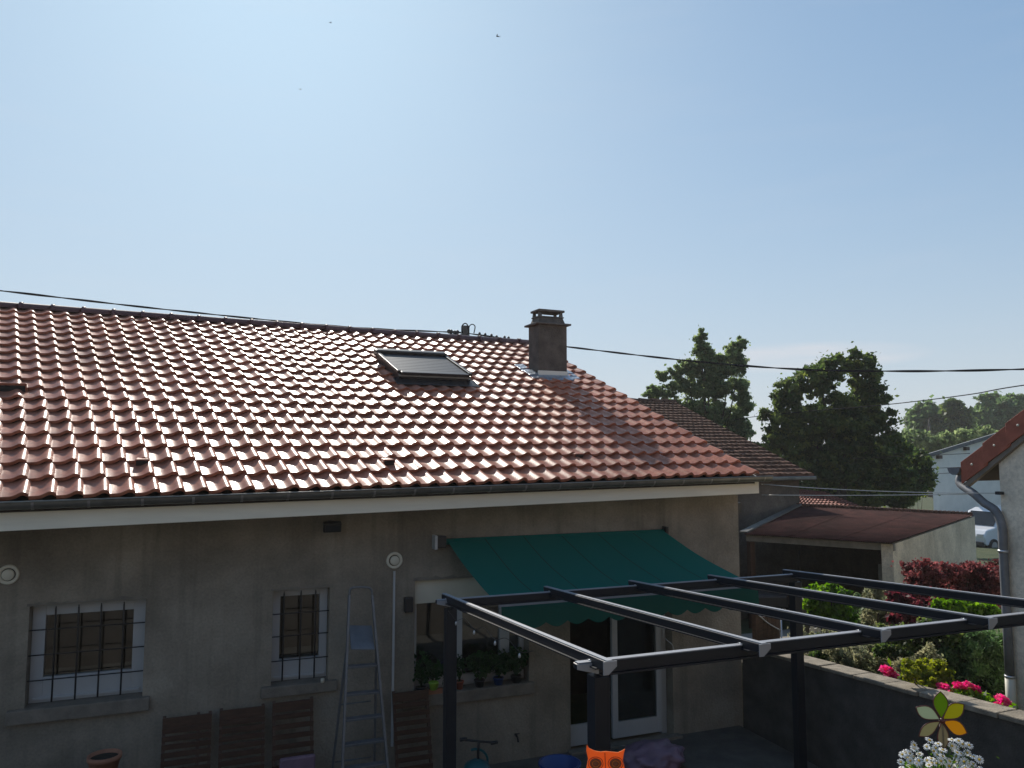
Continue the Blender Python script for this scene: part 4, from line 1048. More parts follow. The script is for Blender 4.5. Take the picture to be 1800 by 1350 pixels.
# ------------------------------------------------------------------ pale house far right
wh = empty('pale_house', at_f(1700, 900, 40), 'pale rendered house with a grey gable roof beyond the shed, right of the big trees', 'house')
f_ = 40; A = at_f(1637, 803, f_); Bp = at_f(1637, 975, f_); Tp = at_f(1790, 756, f_+3); Cp = at_f(1930, 812, f_+6)
dirx = (V(Cp.x, Cp.y, 0)-V(A.x, A.y, 0)); bk = V(A.x, A.y, 0).normalized()*9
g0_ = -1.8
b = MB(); b.prism([down(A, g0_), down(Cp, g0_), Cp, Tp, A], bk); b.build('wall', 'whitehouse', wh)
for P_a, P_b in ((A, Tp), (Cp, Tp)):
    out = (P_a-P_b).normalized()*.75; b = MB(); q = V(0, 0, .0); fr_ = -bk.normalized()*.35
    b.hexa([P_a+out+fr_, P_b+fr_, P_b+bk, P_a+out+bk, P_a+out+fr_+V(0, 0, .2), P_b+fr_+V(0, 0, .2), P_b+bk+V(0, 0, .2), P_a+out+bk+V(0, 0, .2)]); b.build('roof', 'slate', wh)
for i in range(3):
    p = A.lerp(Tp, .08+i*.3)+V(0, 0, -.1)-bk.normalized()*.12; MB().box(p-V(.12, .12, .12), p+V(.12, .12, .06)).build('purlin_end', 'darkwood', wh)

# ------------------------------------------------------------------ white van
vn_f = 36; vb = at_f(1722, 968, vn_f); vz = vb.z
vn = empty('white_van', (vb.x, vb.y, vz), 'white van parked in front of the pale house, half hidden by the neighbour', 'van')
# local axes: nose points to camera-left
nose = (at_f(1700, 968, vn_f)-at_f(1760, 968, vn_f+1.0)); nose.z = 0; nose.normalize(); sidev = V(-nose.y, nose.x, 0)
if sidev.dot(RT) < 0: pass
def vp(x, y, z): return V(vb.x, vb.y, vz)+nose*x+sidev*y+V(0, 0, z)
side = [(-4.2, .35), (.75, .35), (.85, .75), (.62, 1.05), (.0, 1.15), (-.55, 1.82), (-1.0, 1.95), (-4.1, 1.95), (-4.25, 1.7)]
b = MB(); b.prism([vp(x, -.85, z) for x, z in side], sidev*1.7); body = b.build('body', 'vanpaint', vn, bevel=.06)
for s_ in (-1, 1):
    b = MB(); y0 = s_*.853; b.prism([vp(x, y0, z) for x, z in ((-.1, 1.17), (-.55, 1.68), (-1.2, 1.70), (-1.2, 1.17))], sidev*(.012*s_)); b.build('side_window', 'carglass', vn)
    for wx in (.25, -3.3):
        c = vp(wx, s_*.80, .32); w_ = MB().tube([c-sidev*.1, c+sidev*.1], .32, 20).build('wheel', 'tyre', vn)
        MB().tube([c+sidev*(s_*.1), c+sidev*(s_*.115)], .19, 16).build('rim', 'alu', w_)
    c = vp(-.35, s_*1.0, 1.2); MB().obox(c, nose*.06, sidev*.1, V(0, 0, .12)).build('mirror', 'black', vn, bevel=.02)
    c = vp(.78, s_*.62, .78); MB().obox(c, nose*.06, sidev*.16, V(0, 0, .09)).build('headlight', 'alu', vn, bevel=.02)
b = MB(); b.prism([vp(-.02, -.72, 1.20), vp(-.02, .72, 1.20), vp(-.52, .66, 1.78), vp(-.52, -.66, 1.78)], nose*.03+V(0, 0, .03)); b.build('windscreen', 'carglass', vn)
MB().obox(vp(.86, 0, .42), nose*.04, sidev*.8, V(0, 0, .1)).build('bumper', 'black', vn, bevel=.02)
for s_ in (-.7, .7): MB().beam(vp(-1.1, s_, 2.0), vp(-4.0, s_, 2.0), .03, .03).build('roof_bar', 'alu', vn)

# ------------------------------------------------------------------ neighbour's house at the right edge
NX = 7.70
nh = empty('neighbour_house', (NX+.1, 5.5, gh(8, 5)), 'neighbour house at the right edge with red verge tiles and a blue-grey downpipe', 'house')
cy = at_x(1771, 1100, NX).y
VX = NX-.07
va, vb_ = at_x(1690, 815, VX), at_x(1800, 720, VX); ms = (vb_.z-va.z)/(vb_.y-va.y)      # negative: rises towards smaller y
def vz_(y): return va.z+(y-va.y)*ms
apy = 1.9
b = MB(); b.prism([(NX, cy, .4), (NX, -2.0, .4), (NX, -2.0, vz_(2*apy+2.0)-.20), (NX, apy, vz_(apy)-.20), (NX, cy, vz_(cy)-.20)], (7.5, 0, 0)); b.build('wall', 'nbwall', nh)
b = MB(); b.prism([(NX-.02, va.y, vz_(va.y)-.035), (NX-.02, apy, vz_(apy)-.035), (NX-.02, apy, vz_(apy)-.19), (NX-.02, va.y, vz_(va.y)-.19)], (4.6, 0, 0))
b.prism([(NX-.02, apy-.002, vz_(apy)-.035), (NX-.02, -2.3, vz_(2*apy+2.3)-.035), (NX-.02, -2.3, vz_(2*apy+2.3)-.19), (NX-.02, apy-.002, vz_(apy)-.19)], (4.6, 0, 0)); nroof = b.build('roof', 'deck', nh)
# verge tiles stepping up the slope, each with a pale screw head
sl_len = .335; y_ = va.y; i = 0
dirv = Vector((0, -1, -ms)).normalized()
nrm = Vector((0, -ms*-1, 1)); nrm = Vector((0, dirv.z, -dirv.y)).normalized(); nrm = nrm if nrm.z > 0 else -nrm
S0 = V(VX, va.y, vz_(va.y))
nL = int(((va.y-apy)/(-dirv.y))/sl_len)
for i in range(nL):
    a = S0+dirv*(i*sl_len); c = a+dirv*(sl_len+.035); lift = nrm*.02
    b = MB(); w_ = V(.018, 0, 0); t_ = V(.20, 0, .0); dn_ = V(0, 0, -.235)
    tk = V(.006, 0, 0); b.hexa([a+dn_+lift, a+dn_+lift+w_, c+dn_+w_+tk, c+dn_+tk, a+lift, a+lift+w_, c+w_+tk, c+tk]); 
    b.hexa([a+lift+w_+nrm*-.018, a+lift+t_+nrm*-.018, c+t_+nrm*-.018, c+w_+nrm*-.018, a+lift+w_, a+lift+t_, c+t_, c+w_])
    vt = b.build('verge_tile', 'verge', nroof, bevel=.004)
    q = a.lerp(c, .42)+V(-.0, 0, -.10); MB().lathe(q, [(.014, 0), (.012, .004), (.006, .006)], 10, V(-1, 0, 0)).build('screw', 'cream', vt)
# field tiles behind the verge: wavy courses
b = MB()
for i in range(nL):
    for j in range(20):
        a = S0+dirv*(i*sl_len)+V(.20+j*.2, 0, 0); n_ = 6
        for q in range(n_+1):
            t_ = q/n_; h_ = .045*max(0, math.sin(PI*(t_*1.6-.6))) if t_ > .375 else 0
            b.v += [a+V(t_*.2, 0, 0)+nrm*(h_+.02), a+V(t_*.2, 0, 0)+dirv*(sl_len+.03)+nrm*h_]
        k = len(b.v)-2*(n_+1)
        for q in range(n_): b.f.append((k+2*q, k+2*q+2, k+2*q+3, k+2*q+1)); b.sm.append(True)
o = b.build('tiling', 'verge', nroof, fix=False); o['kind'] = 'stuff'
# mortar fillet under the verge
MB().beam(S0+V(.045, 0, -.25), S0+dirv*5+V(.045, 0, -.25), .05, .05).build('mortar_fillet', 'sill', nh)
# gutter: half round seen from its end
ge = S0+V(-.02, .085, -.05); b = MB(); n = 12; R_ = .075
for x_ in (ge.x, ge.x+4.5):
    for r_ in (R_, R_-.006):
        for j in range(n+1):
            t_ = PI*j/n; b.v.append(V(x_, ge.y+math.cos(t_)*r_, ge.z-math.sin(t_)*r_))
m1 = n+1
for j in range(n): b.f.append((j, j+1, 2*m1+j+1, 2*m1+j)); b.sm.append(True); b.f.append((m1+j+1, m1+j, 3*m1+j, 3*m1+j+1)); b.sm.append(True)
b.f.append(tuple(range(m1))); b.sm.append(False)
ng = b.build('gutter', 'pipe', nh, fix=False)
# downpipe with swan neck, hugging the corner
px_x = NX-.055
pts = [V(NX+.03, ge.y, ge.z-.07), V(NX-.0, ge.y-.0, ge.z-.17), at_x(1712, 868, px_x), at_x(1730, 884, px_x), at_x(1750, 898, px_x), at_x(1761, 925, px_x), at_x(1763, 960, px_x)]
pl = at_x(1763, 960, px_x); zend = at_x(1772, 1188, px_x).z
path = catmull(pts, 7)+[V(pl.x, pl.y, lerp(pl.z, zend, t_)) for t_ in (.3, .6, 1)]
dp = MB().tube(path, .043, 16).build('downpipe', 'pipe', nh, fix=False)
for z_ in (pl.z-.05, lerp(pl.z, zend, .55), zend):
    MB().tube([V(pl.x, pl.y, z_-.012), V(pl.x, pl.y, z_+.012)], .050, 16).build('pipe_collar', 'alu', dp)
MB().tube([V(pl.x, pl.y, zend-.01), V(pl.x, pl.y, .7)], .047, 14).build('lower_pipe', 'cream', dp)

# ------------------------------------------------------------------ gate, fence posts, cart
gz1 = .1
def upright(name, px, py_top, y, zb_, w, m, label, cat, group=None):
    p = at_y(px, py_top, y); o = MB().box((p.x-w/2, y-w/2, zb_), (p.x+w/2, y+w/2, p.z)).build(name, m, bevel=.006); return tag(o, label, cat, group)
gt = empty('white_gate', at_y(1435, 1120, 9.9), 'small white slatted gate seen between the pergola posts', 'gate')
for px in (1416, 1427, 1438, 1449, 1460):
    p = at_y(px, 1100, 9.9); MB().box((p.x-.03, 9.88, gh(8, 9.9)+.02), (p.x+.03, 9.90, p.z)).build('slat', 'cream', gt)
pa, pb = at_y(1413, 1106, 9.93), at_y(1463, 1106, 9.93)
for dz in (0, -.35): MB().box((pa.x, 9.901, pa.z+dz-.05), (pb.x, 9.93, pa.z+dz)).build('rail', 'cream', gt)
dg = empty('side_gate', at_y(1370, 1150, 8.3), 'dark brown wooden side gate with a diagonal metal bar beside the house corner', 'gate')
pa = at_y(1349, 1085, 8.46); pb = at_y(1396, 1110, 8.40)
pa2 = at_y(1356, 1090, 8.9); 
MB().box((pa.x, 8.7, .0), (pa.x+.07, 8.78, pa.z)).build('post', 'darkwood', dg)
for i in range(5):
    x_ = pa.x+.08+i*.068; MB().box((x_, 8.72, .06), (x_+.062, 8.745, pa.z-.06)).build('board', 'darkwood', dg)
MB().tube(catmull([V(pa.x+.05, 8.70, pa.z-.02), V(pa.x+.2, 8.70, pa.z-.14), V(pa.x+.42, 8.70, pa.z-.26)], 4), .009, 6).build('diagonal_bar', 'alu', dg)
MB().tube([V(pa.x+.425, 8.70, .1), V(pa.x+.425, 8.70, pa.z-.10)], .010, 6).build('latch_post', 'alu', dg)
upright('wooden_post', 1410, 1052, 9.3, .1, .13, 'barnwall', 'thick weathered post directly behind the right pergola post', 'post')
upright('garden_stake', 1517, 1069, 10.2, -.1, .035, 'endcap', 'pale grey metal stake in the border left of the purple shrubs', 'stake')
upright('bamboo_stake', 1555, 1128, 7.6, .7, .012, 'beam', 'thin bamboo cane standing above the single large pink peony', 'stake')
ct = empty('handcart', at_f(1366, 1085, 15), 'dark cart with one pale spoked wheel parked beyond the side gate', 'cart')
c = at_f(1376, 1066, 15); ax_ = V(RT.x, RT.y, 0)
wh_ = MB().tube([c-FW*.02, c+FW*.02], .12, 20).build('wheel', 'tyre', ct)
MB().tube([c-FW*.026, c+FW*.026], .03, 10).build('hub', 'alu', wh_)
for k in range(7):
    t_ = 2*PI*k/7; d_ = ax_*math.cos(t_)+V(0, 0, 1)*math.sin(t_); MB().beam(c-FW*.024, c-FW*.024+d_*.085, .022, .01).build('spoke', 'alu', wh_)
q = at_f(1350, 1052, 15.1); MB().obox(q, ax_*.32, FW*.25, V(0, 0, .13)).build('body', 'black', ct, bevel=.05)
MB().tube([q+ax_*-.2+V(0, 0, -.1), V(q.x-.2, q.y, c.z-.12)], .02, 6).build('leg', 'iron', ct)
MB().tube([q+ax_*-.3+V(0, 0, .1), q+ax_*-.55+V(0, 0, .16)], .016, 6).build('handle', 'iron', ct)

# ------------------------------------------------------------------ garden plants
def bush(name, label, spec, fwd, n, size, m, cat='bush', group=None, clump=.35, fill=.5, stem=True, aspect=1.5, flat=0):
    L_ = px_lobes(spec, fwd); c0 = sum((Vector(l[0]) for l in L_), Vector())/len(L_); g = gh(c0.x, c0.y)
    t = empty(name, (c0.x, c0.y, g), label, cat, group)
    if stem:
        b = MB()
        for l in L_[:8]:
            c = Vector(l[0]); b.tube([V(c0.x+(c.x-c0.x)*.4, c0.y, g-.05), (V(c0.x, c0.y, g)+c)/2+V(0, 0, .05), c], [.014, .011, .005], 5)
        b.build('stems', 'bark', t, fix=False)
    crown(L_, n, size, m, t, 'foliage', clump, fill, flat, aspect); return t
def row(x0, x1, ytop, ybot, nx, ny, r, jit=.4):
    out = []
    for j in range(ny):
        for i in range(nx):
            x = lerp(x0, x1, (i+.5)/nx)+random.uniform(-jit, jit)*r; y = lerp(ytop+r*.8, ybot, j/max(1, ny-1) if ny > 1 else .5)+random.uniform(-jit, jit)*r*.6
            out.append((x, y, r*random.uniform(.8, 1.2), r*random.uniform(.7, 1.1), random.uniform(-.35, .35)))
    return out
bush('barberry_hedge', 'dark red clipped barberry hedge in front of the shed side wall', row(1592, 1766, 990, 1045, 9, 3, 17), 12.0, 26000, .030, 'lf_red', 'hedge', aspect=1.9)
bush('purple_smoke_bush', 'purple-leaved shrub left of the clipped red hedge, behind the rafters', [(1585, 1050, 20, 12), (1600, 1072, 22, 14), (1580, 1092, 14, 14), (1612, 1100, 18, 14), (1575, 1118, 14, 10), (1640, 1055, 16, 8)], 10.6, 5200, .055, 'lf_purple')
bush('green_leafy_shrub', 'bright green broad-leaved shrub in front of the red hedge at the right', [(1655, 1066, 18, 9), (1680, 1068, 20, 10), (1706, 1070, 20, 10), (1732, 1074, 18, 10), (1752, 1078, 16, 9)], 9.6, 4200, .055, 'lf_bright')
bush('round_green_bush', 'bright yellow-green bush seen through the rafters in front of the shed', [(1440, 1045, 18, 16), (1462, 1040, 18, 14), (1478, 1060, 18, 18), (1440, 1072, 20, 18), (1466, 1085, 24, 16), (1490, 1082, 14, 14), (1425, 1056, 10, 20)], 11.0, 5200, .05, 'lf_bright')
bush('juniper', 'spreading feathery green juniper against the neighbour house', [(1660, 1150, 22, 16), (1690, 1135, 26, 18), (1725, 1130, 28, 18), (1752, 1140, 20, 22), (1735, 1165, 32, 22), (1700, 1170, 30, 20), (1745, 1195, 24, 20), (1680, 1190, 20, 14), (1715, 1205, 22, 14)], 8.7, 46000, .020, 'lf_juniper', aspect=3.2, clump=.4)
bush('lavender_bush', 'grey-green lavender mound just behind the garden wall', row(1458, 1550, 1128, 1172, 6, 3, 16), 9.3, 9000, .018, 'lf_grey', aspect=3.0)
bush('grey_shrub', 'loose greyish shrub behind the lavender under the front pergola beam', row(1400, 1600, 1108, 1140, 9, 2, 16), 10.2, 9000, .026, 'lf_grey', aspect=2.4)
bush('yellow_green_plants', 'low lime green perennials between the peonies', row(1588, 1665, 1160, 1205, 5, 3, 13), 8.0, 5200, .026, 'lf_yellow')
bush('feathery_border_plant', 'pale olive feathery plant behind the pink peonies', row(1570, 1640, 1140, 1170, 4, 2, 14), 8.6, 4200, .018, 'lf_grey', aspect=3)
bush('low_dark_shrub', 'dark green low shrub beside the right pergola post', row(1420, 1470, 1120, 1150, 3, 2, 14), 9.7, 2600, .03, 'lf_maple')
bush('tall_grass_clump', 'tall pale grass clump in the border by the shed opening', row(1520, 1570, 1035, 1110, 3, 5, 12), 11.6, 5200, .03, 'lf_grey', aspect=3.6)
bush('dark_garden_shrub', 'dark green shrub filling the border below the purple shrub', row(1540, 1680, 1100, 1140, 7, 2, 17), 9.0, 9000, .032, 'lf_maple')
bush('border_greenery', 'mixed green foliage at the foot of the shed side wall', row(1480, 1600, 1045, 1100, 5, 3, 18), 12.6, 8000, .045, 'lf_far')
bush('wall_twigs', 'small clump of ivy hanging on the facade right of the door', [(1205, 1190, 14, 14), (1196, 1178, 8, 10), (1222, 1176, 10, 8)], 9.93, 160, .05, 'lf_house', 'climbing plant', stem=False, clump=.6)  # leaf clump in place of a few dried twigs

def blossom_mesh(name, r, m='pink'):
    N = 90; d = rng.normal(size=(N, 3)); d /= np.linalg.norm(d, axis=1)[:, None]; d[:, 2] = np.abs(d[:, 2])*.9-.15
    c = d*r*rng.uniform(.35, .95, N)[:, None]
    return leaf_mesh(name, c, r*.62, m, aspect=1.1)
pm = [blossom_mesh('peony_blossom', .075)[0] for _ in range(3)]
def peony(label, heads, x, n_leaf=900, group='pink peonies behind the garden wall'):
    P0 = at_x(heads[0][0], heads[0][1], x); t = empty('peony', (P0.x, P0.y, gh(P0.x, P0.y)), label, 'flower', group)
    b = MB(); lob = []
    for hx, hy, hr in heads:
        p = at_x(hx, hy, x+random.uniform(-.05, .08)); o = link('blossom', random.choice(pm), p, t); s_ = (hr/F_PX*(p-CAM).dot(FW))/.075
        o.scale = (s_, s_, s_*.85); o.rotation_euler = (random.uniform(-.4, .4), random.uniform(-.4, .4), random.uniform(0, 6))
        b.tube([p+V(0, 0, -.03), V(p.x+.03, p.y, gh(p.x, p.y)-.05)], .005, 5); lob.append(((p.x+.06, p.y, p.z-.16), (.12, .12, .09), 1))
    b.build('stems', 'lf_bright', t, fix=False); crown(lob, n_leaf, .045, 'lf_bright', t, 'foliage', .5, .5, aspect=2)
peony('single large deep pink peony drooping over the wall by the bamboo cane', [(1560, 1183, 15), (1572, 1191, 10)], 6.84)
peony('cluster of several pink peonies in the middle above the pinwheel', [(1657, 1210, 12), (1690, 1209, 13), (1712, 1213, 12), (1671, 1220, 8), (1702, 1205, 9), (1680, 1204, 7)], 6.84, 1500)
peony('pink peony in the corner at the foot of the downpipe', [(1762, 1233, 14), (1754, 1240, 8)], 6.84, 500)

# ------------------------------------------------------------------ trees
tree('birch_tree', 'tall airy tree with two tops rising behind the barn roof', [
    (1231, 596, 9, 16), (1236, 618, 15, 14), (1246, 640, 20, 14), (1298, 606, 12, 12), (1286, 624, 15, 14), (1300, 640, 12, 16), (1270, 650, 18, 14), (1218, 650, 16, 13), (1190, 652, 14, 10), (1165, 662, 13, 9),
    (1264, 634, 15, 10), (1204, 640, 12, 9), (1250, 662, 18, 12), (1145, 690, 14, 10), (1168, 690, 16, 12), (1196, 676, 18, 12), (1228, 682, 20, 16), (1262, 684, 20, 18), (1296, 680, 16, 20), (1308, 712, 12, 18), (1180, 715, 22, 12), (1215, 718, 22, 16), (1252, 722, 22, 18),
    (1288, 738, 20, 20), (1304, 758, 15, 18), (1240, 756, 26, 18), (1210, 745, 20, 14), (1276, 775, 26, 18), (1306, 792, 18, 14), (1250, 790, 24, 18)],
    33, 66000, .088, 'lf_tree', -1.2, r0=.16, clump=.30, fill=.4, base_px=1250)
tree('maple_tree', 'large dense dark tree with a notched top in the middle right', [
    (1462, 640, 22, 20), (1512, 636, 24, 18), (1440, 668, 34, 24), (1520, 668, 28, 24), (1390, 690, 30, 22), (1470, 715, 40, 20), (1535, 700, 24, 22), (1375, 730, 30, 26),
    (1430, 745, 40, 32), (1500, 745, 44, 30), (1550, 735, 20, 22), (1392, 770, 36, 26), (1460, 790, 46, 34), (1530, 785, 42, 34), (1570, 790, 22, 26), (1420, 825, 46, 28), (1490, 835, 50, 30), (1556, 830, 40, 34), (1362, 775, 22, 18)],
    28, 120000, .092, 'lf_maple', -1.1, r0=.3, clump=.24, fill=.3, base_px=1475)
tree('hedgerow_tree', 'dark shrubby tree between the two tall trees behind the barn', [(1330, 800, 24, 18), (1350, 815, 24, 22), (1375, 830, 28, 22), (1345, 840, 30, 18)], 30, 26000, .10, 'lf_maple', -1.1, r0=.15, base_px=1350)
tree('dark_undergrowth_tree', 'dark low tree filling the shade right of the large dense tree', [(1590, 850, 26, 26), (1575, 870, 30, 20), (1610, 815, 22, 20), (1540, 870, 36, 18), (1480, 872, 40, 16), (1430, 868, 36, 16), (1625, 840, 16, 18)], 30, 40000, .10, 'lf_maple', -1.2, r0=.15, base_px=1560)
G_ = 'trees on the skyline beyond the pale house'
tree('far_tree', 'rounded green tree on the skyline, left one with a thin mast before it', [(1628, 730, 26, 18), (1620, 752, 28, 20), (1650, 745, 24, 20), (1640, 770, 30, 16)], 85, 9000, .42, 'lf_far', -2, G_, r0=.4, base_px=1632)
tree('far_tree', 'darker skyline tree whose open crown stands between two rounded ones', [(1678, 722, 18, 16), (1686, 742, 20, 20), (1676, 760, 22, 18)], 82, 6000, .42, 'lf_maple', -2, G_, r0=.4, base_px=1680)
tree('far_tree', 'widest and tallest skyline tree, right behind the verge tiles', [(1722, 738, 18, 18), (1750, 712, 26, 18), (1778, 716, 26, 20), (1745, 740, 30, 20), (1790, 738, 26, 22), (1730, 760, 28, 16), (1815, 722, 24, 24)], 88, 13000, .42, 'lf_far', -2, G_, r0=.4, base_px=1760)
tree('near_bushy_tree', 'mid-green bushy tree just left of the pale house roof', [(1612, 775, 24, 16), (1640, 782, 26, 14), (1672, 775, 26, 12), (1605, 800, 20, 18), (1700, 768, 24, 10), (1625, 812, 14, 14), (1730, 762, 22, 8)], 55, 15000, .22, 'lf_tree', -1.6, None, r0=.2, base_px=1640)
bush('autumnal_bush', 'small orange-tinged bush left of the pale house wall', [(1612, 848, 16, 10), (1600, 862, 14, 10), (1622, 858, 12, 10)], 34, 1800, .12, 'lf_yellow')
# distant wood closing the horizon
pts = []; ang = np.linspace(-1.2, 1.5, 260)
lob = []
for a in ang:
    d = 170+25*math.sin(a*9); h_ = 4.2+2.0*noise.noise(Vector((a*7, 0, 0)))
    for _ in range(2): lob.append(((d*math.sin(a), d*math.cos(a)+random.uniform(-3, 3), -2.4+h_*random.uniform(.3, .62)), (3.4, 3.0, h_*.38), 1))
p_, r_ = lobe_points(lob, 90, .3, .3); me, org = leaf_mesh('distant_wood', p_, .9, 'lf_far', rnd=r_)
tag(link('distant_wood', me, org), 'dark strip of distant woodland along the horizon', 'wood', kind='stuff')

# ------------------------------------------------------------------ poles and cables
up_ = empty('utility_pole', at_f(818, 800, 29), 'dark utility pole with looped cables rising behind the roof ridge', 'utility pole')
pt = at_f(818, 573, 29); MB().hexa([V(pt.x-.2, pt.y-.2, -1), V(pt.x+.2, pt.y-.2, -1), V(pt.x+.2, pt.y+.2, -1), V(pt.x-.2, pt.y+.2, -1), V(pt.x-.125, pt.y-.125, pt.z), V(pt.x+.125, pt.y-.125, pt.z), V(pt.x+.125, pt.y+.125, pt.z), V(pt.x-.125, pt.y+.125, pt.z)]).build('shaft', 'pole', up_)
def f28(px, py, f=28.6): return at_f(px, py, f)
MB().tube(catmull([f28(813, 586), f28(812, 574), f28(817, 568.5), f28(822, 572), f28(824, 586)], 6), .022, 6).build('cable_loop', 'cable', up_)
MB().tube(catmull([f28(824, 586), f28(825, 574), f28(830, 570), f28(835, 574), f28(833, 586)], 6), .02, 6).build('cable_loop', 'cable', up_)
for px in (813.0, 823.0): MB().tube([f28(px, 588), f28(px, 596)], .05, 8).build('clamp', 'iron', up_)
MB().tube(catmull([f28(786, 595), f28(795, 590), f28(806, 592), f28(811, 598)], 5), .014, 5).build('service_lead', 'cable', up_)
for px, py in ((789, 582.5), (793, 583), (799, 584.5), (804, 584), (793, 589), (799, 590), (803, 588)): 
    MB().lathe(f28(px, py)+V(0, 0, -.08), [(.03, 0), (.07, .05), (.07, .12), (.03, .16)], 8).build('insulator', 'iron', up_)
def cable(px, r, label, group=None, m='cable', twist=0.0, name='overhead_cable'):
    pts = catmull([at_f(*p) for p in px], 14); b = MB()
    if twist:
        for s_ in (0, PI):
            q = []
            tot = 0
            dense = []
            for i in range(len(pts)-1):
                for k in range(3): dense.append(pts[i].lerp(pts[i+1], k/3))
            for i, p in enumerate(dense):
                tot = (p-dense[0]).length; t_ = tot*twist+s_; q.append(p+V(0, math.cos(t_), math.sin(t_))*r*.75)
            b.tube(q, r*.8, 5)
    else: b.tube(pts, r, 6)
    return tag(b.build(name, m, fix=False), label, 'cable', group)
cable([(-700, 420, 14), (-120, 500, 19), (0, 511, 20.5), (300, 545, 24), (600, 574, 27), (815, 585, 28.8)], .021, 'thick twisted overhead cable from the left edge to the utility pole', twist=2.2)
cable([(-600, 490, 16), (-60, 545, 22), (300, 568, 26), (600, 583, 28), (815, 590, 28.9)], .011, 'thin cable just above the ridge, left of the utility pole')
cc = [(822, 586, 28.8), (880, 594, 28), (930, 602, 27.2), (1000, 610, 26), (1200, 633, 23.5), (1400, 649, 21.8), (1600, 652.5, 20.3), (1800, 649, 19), (1950, 642, 18), (2600, 590, 14)]
main = cable(cc, .021, 'thick twisted overhead cable from the utility pole to the right edge', twist=2.2)
for px, py in ((843, 589), (853, 590.5), (864, 592), (873, 594.5), (887, 595.5), (894, 596.5)):
    p = at_f(px, py-1, 28); MB().lathe(p+V(0, 0, -.05), [(.03, 0), (.05, .04), (.05, .10), (.02, .14)], 8).build('clip', 'iron', main)
for px, py in ((844, 594), (856, 596), (866, 598), (877, 598)):
    MB().tube(catmull([at_f(px-2, py-5, 28), at_f(px-1, py+2, 28), at_f(px+1, py+2.5, 28), at_f(px+2.2, py-4, 28)], 4), .009, 5).build('hanger', 'wire', main)
cable([(1290, 738, 30), (1330, 732, 29), (1430, 722, 26), (1560, 711, 22), (1700, 694, 19), (1830, 673, 16), (2500, 590, 12)], .013, 'thin dark wire rising to the right edge below the thick cable')
cable([(1500, 806, 24), (1640, 800, 20), (1705, 797, 17)], .007, 'upper thin wire crossing the pale house gable')
cable([(1637, 823, 18), (1675, 822, 13), (1700, 821, 10)], .006, 'thin wire ending at the neighbour gutter end')
cable([(1637, 833.5, 18), (1675, 831, 13), (1715, 828, 10)], .006, 'lowest thin wire under the neighbour gutter')
a = V(XR+.12, 8.05, 2.93)
def wire(p0, p1, label, sag=.02, r=.0045):
    pts = [p0.lerp(p1, t_)+V(0, 0, -sag*4*t_*(1-t_)) for t_ in np.linspace(0, 1, 14)]
    return tag(MB().tube(pts, r, 5).build('clothes_line', 'wire', fix=False), label, 'wire', 'wires between the house and the neighbour')
w_a = at_y(1339, 851, 8.05); w_b = at_y(1339, 870, 8.05)
n_a = at_x(1759, 867, NX-.02); n_b = at_x(1700, 868.5, NX-.02)
wire(w_a, n_a, 'upper of two pale wires from the fascia end to the neighbour house', .03)
wire(w_b, n_b, 'lower of two pale wires from the fascia end to the neighbour house', .01)
p = at_x(1757, 867, NX-.05); tag(MB().box(p-V(.03, .03, .015), p+V(.03, .03, .018)).build('wire_anchor', 'black', bevel=.005), 'small black wire anchor beside the neighbour downpipe', 'anchor')
p0_, p1_ = at_f(1636, 768, 80), at_f(1633, 735, 80)
tag(MB().tube([V(p0_.x, p0_.y, -1.5), p0_, at_f(1634, 745, 80)], [.09, .09, .07], 6).tube([at_f(1629, 768, 80), at_f(1634, 735, 80)], .06, 5).build('mast', 'pole'), 'thin pale mast before the skyline trees', 'mast')
# ------------------------------------------------------------------ birds
def bird(px, py, s, yawv, label):
    p = at_f(px, py, 45); t = empty('bird', p, label, 'bird', 'swifts high in the sky')
    d = V(math.cos(yawv), math.sin(yawv), .1).normalized(); sdv_ = V(-d.y, d.x, 0)
    MB().tube([p-d*.12*s, p-d*.04*s, p+d*.06*s, p+d*.11*s], [.006, .024*s, .026*s, .006], 8).build('body', 'bird', t)
    for q in (-1, 1):
        b = MB(); r0, r1 = p+d*.05*s, p-d*.03*s; tip = p+sdv_*q*.2*s-d*.09*s+V(0, 0, .04*s); mid = p+sdv_*q*.1*s+d*.05*s+V(0, 0, .03*s)
        b.prism([r0, mid, tip, p+sdv_*q*.09*s-d*.01*s+V(0, 0, .02*s), r1], V(0, 0, .006)); b.build('wing', 'bird', t)
    b = MB(); b.prism([p-d*.1*s, p-d*.19*s+sdv_*.03*s, p-d*.15*s, p-d*.19*s-sdv_*.03*s], V(0, 0, .006)); b.build('tail', 'bird', t)
bird(875, 64, 1.0, 2.4, 'bird high in the middle of the sky, the nearest of three')
bird(581, 40, .6, .4, 'tiny bird near the top edge of the sky, left of the middle')
bird(528, 157, .55, 1.1, 'tiny bird lowest of the three, above the left half of the roof')

# ------------------------------------------------------------------ terrace things close to the camera
tag(MB().box((-4.5, 2.45, 0), (4.6, 2.68, 1.9)).box((2.3, 2.08, 0), (3.3, 2.449, 1.9)).build('terrace_wall', 'terrace', bevel=.01), 'rendered terrace parapet below the frame that carries the planter and the owl', 'wall')  # unseen; lengthened leftwards and toned for what the windows reflect
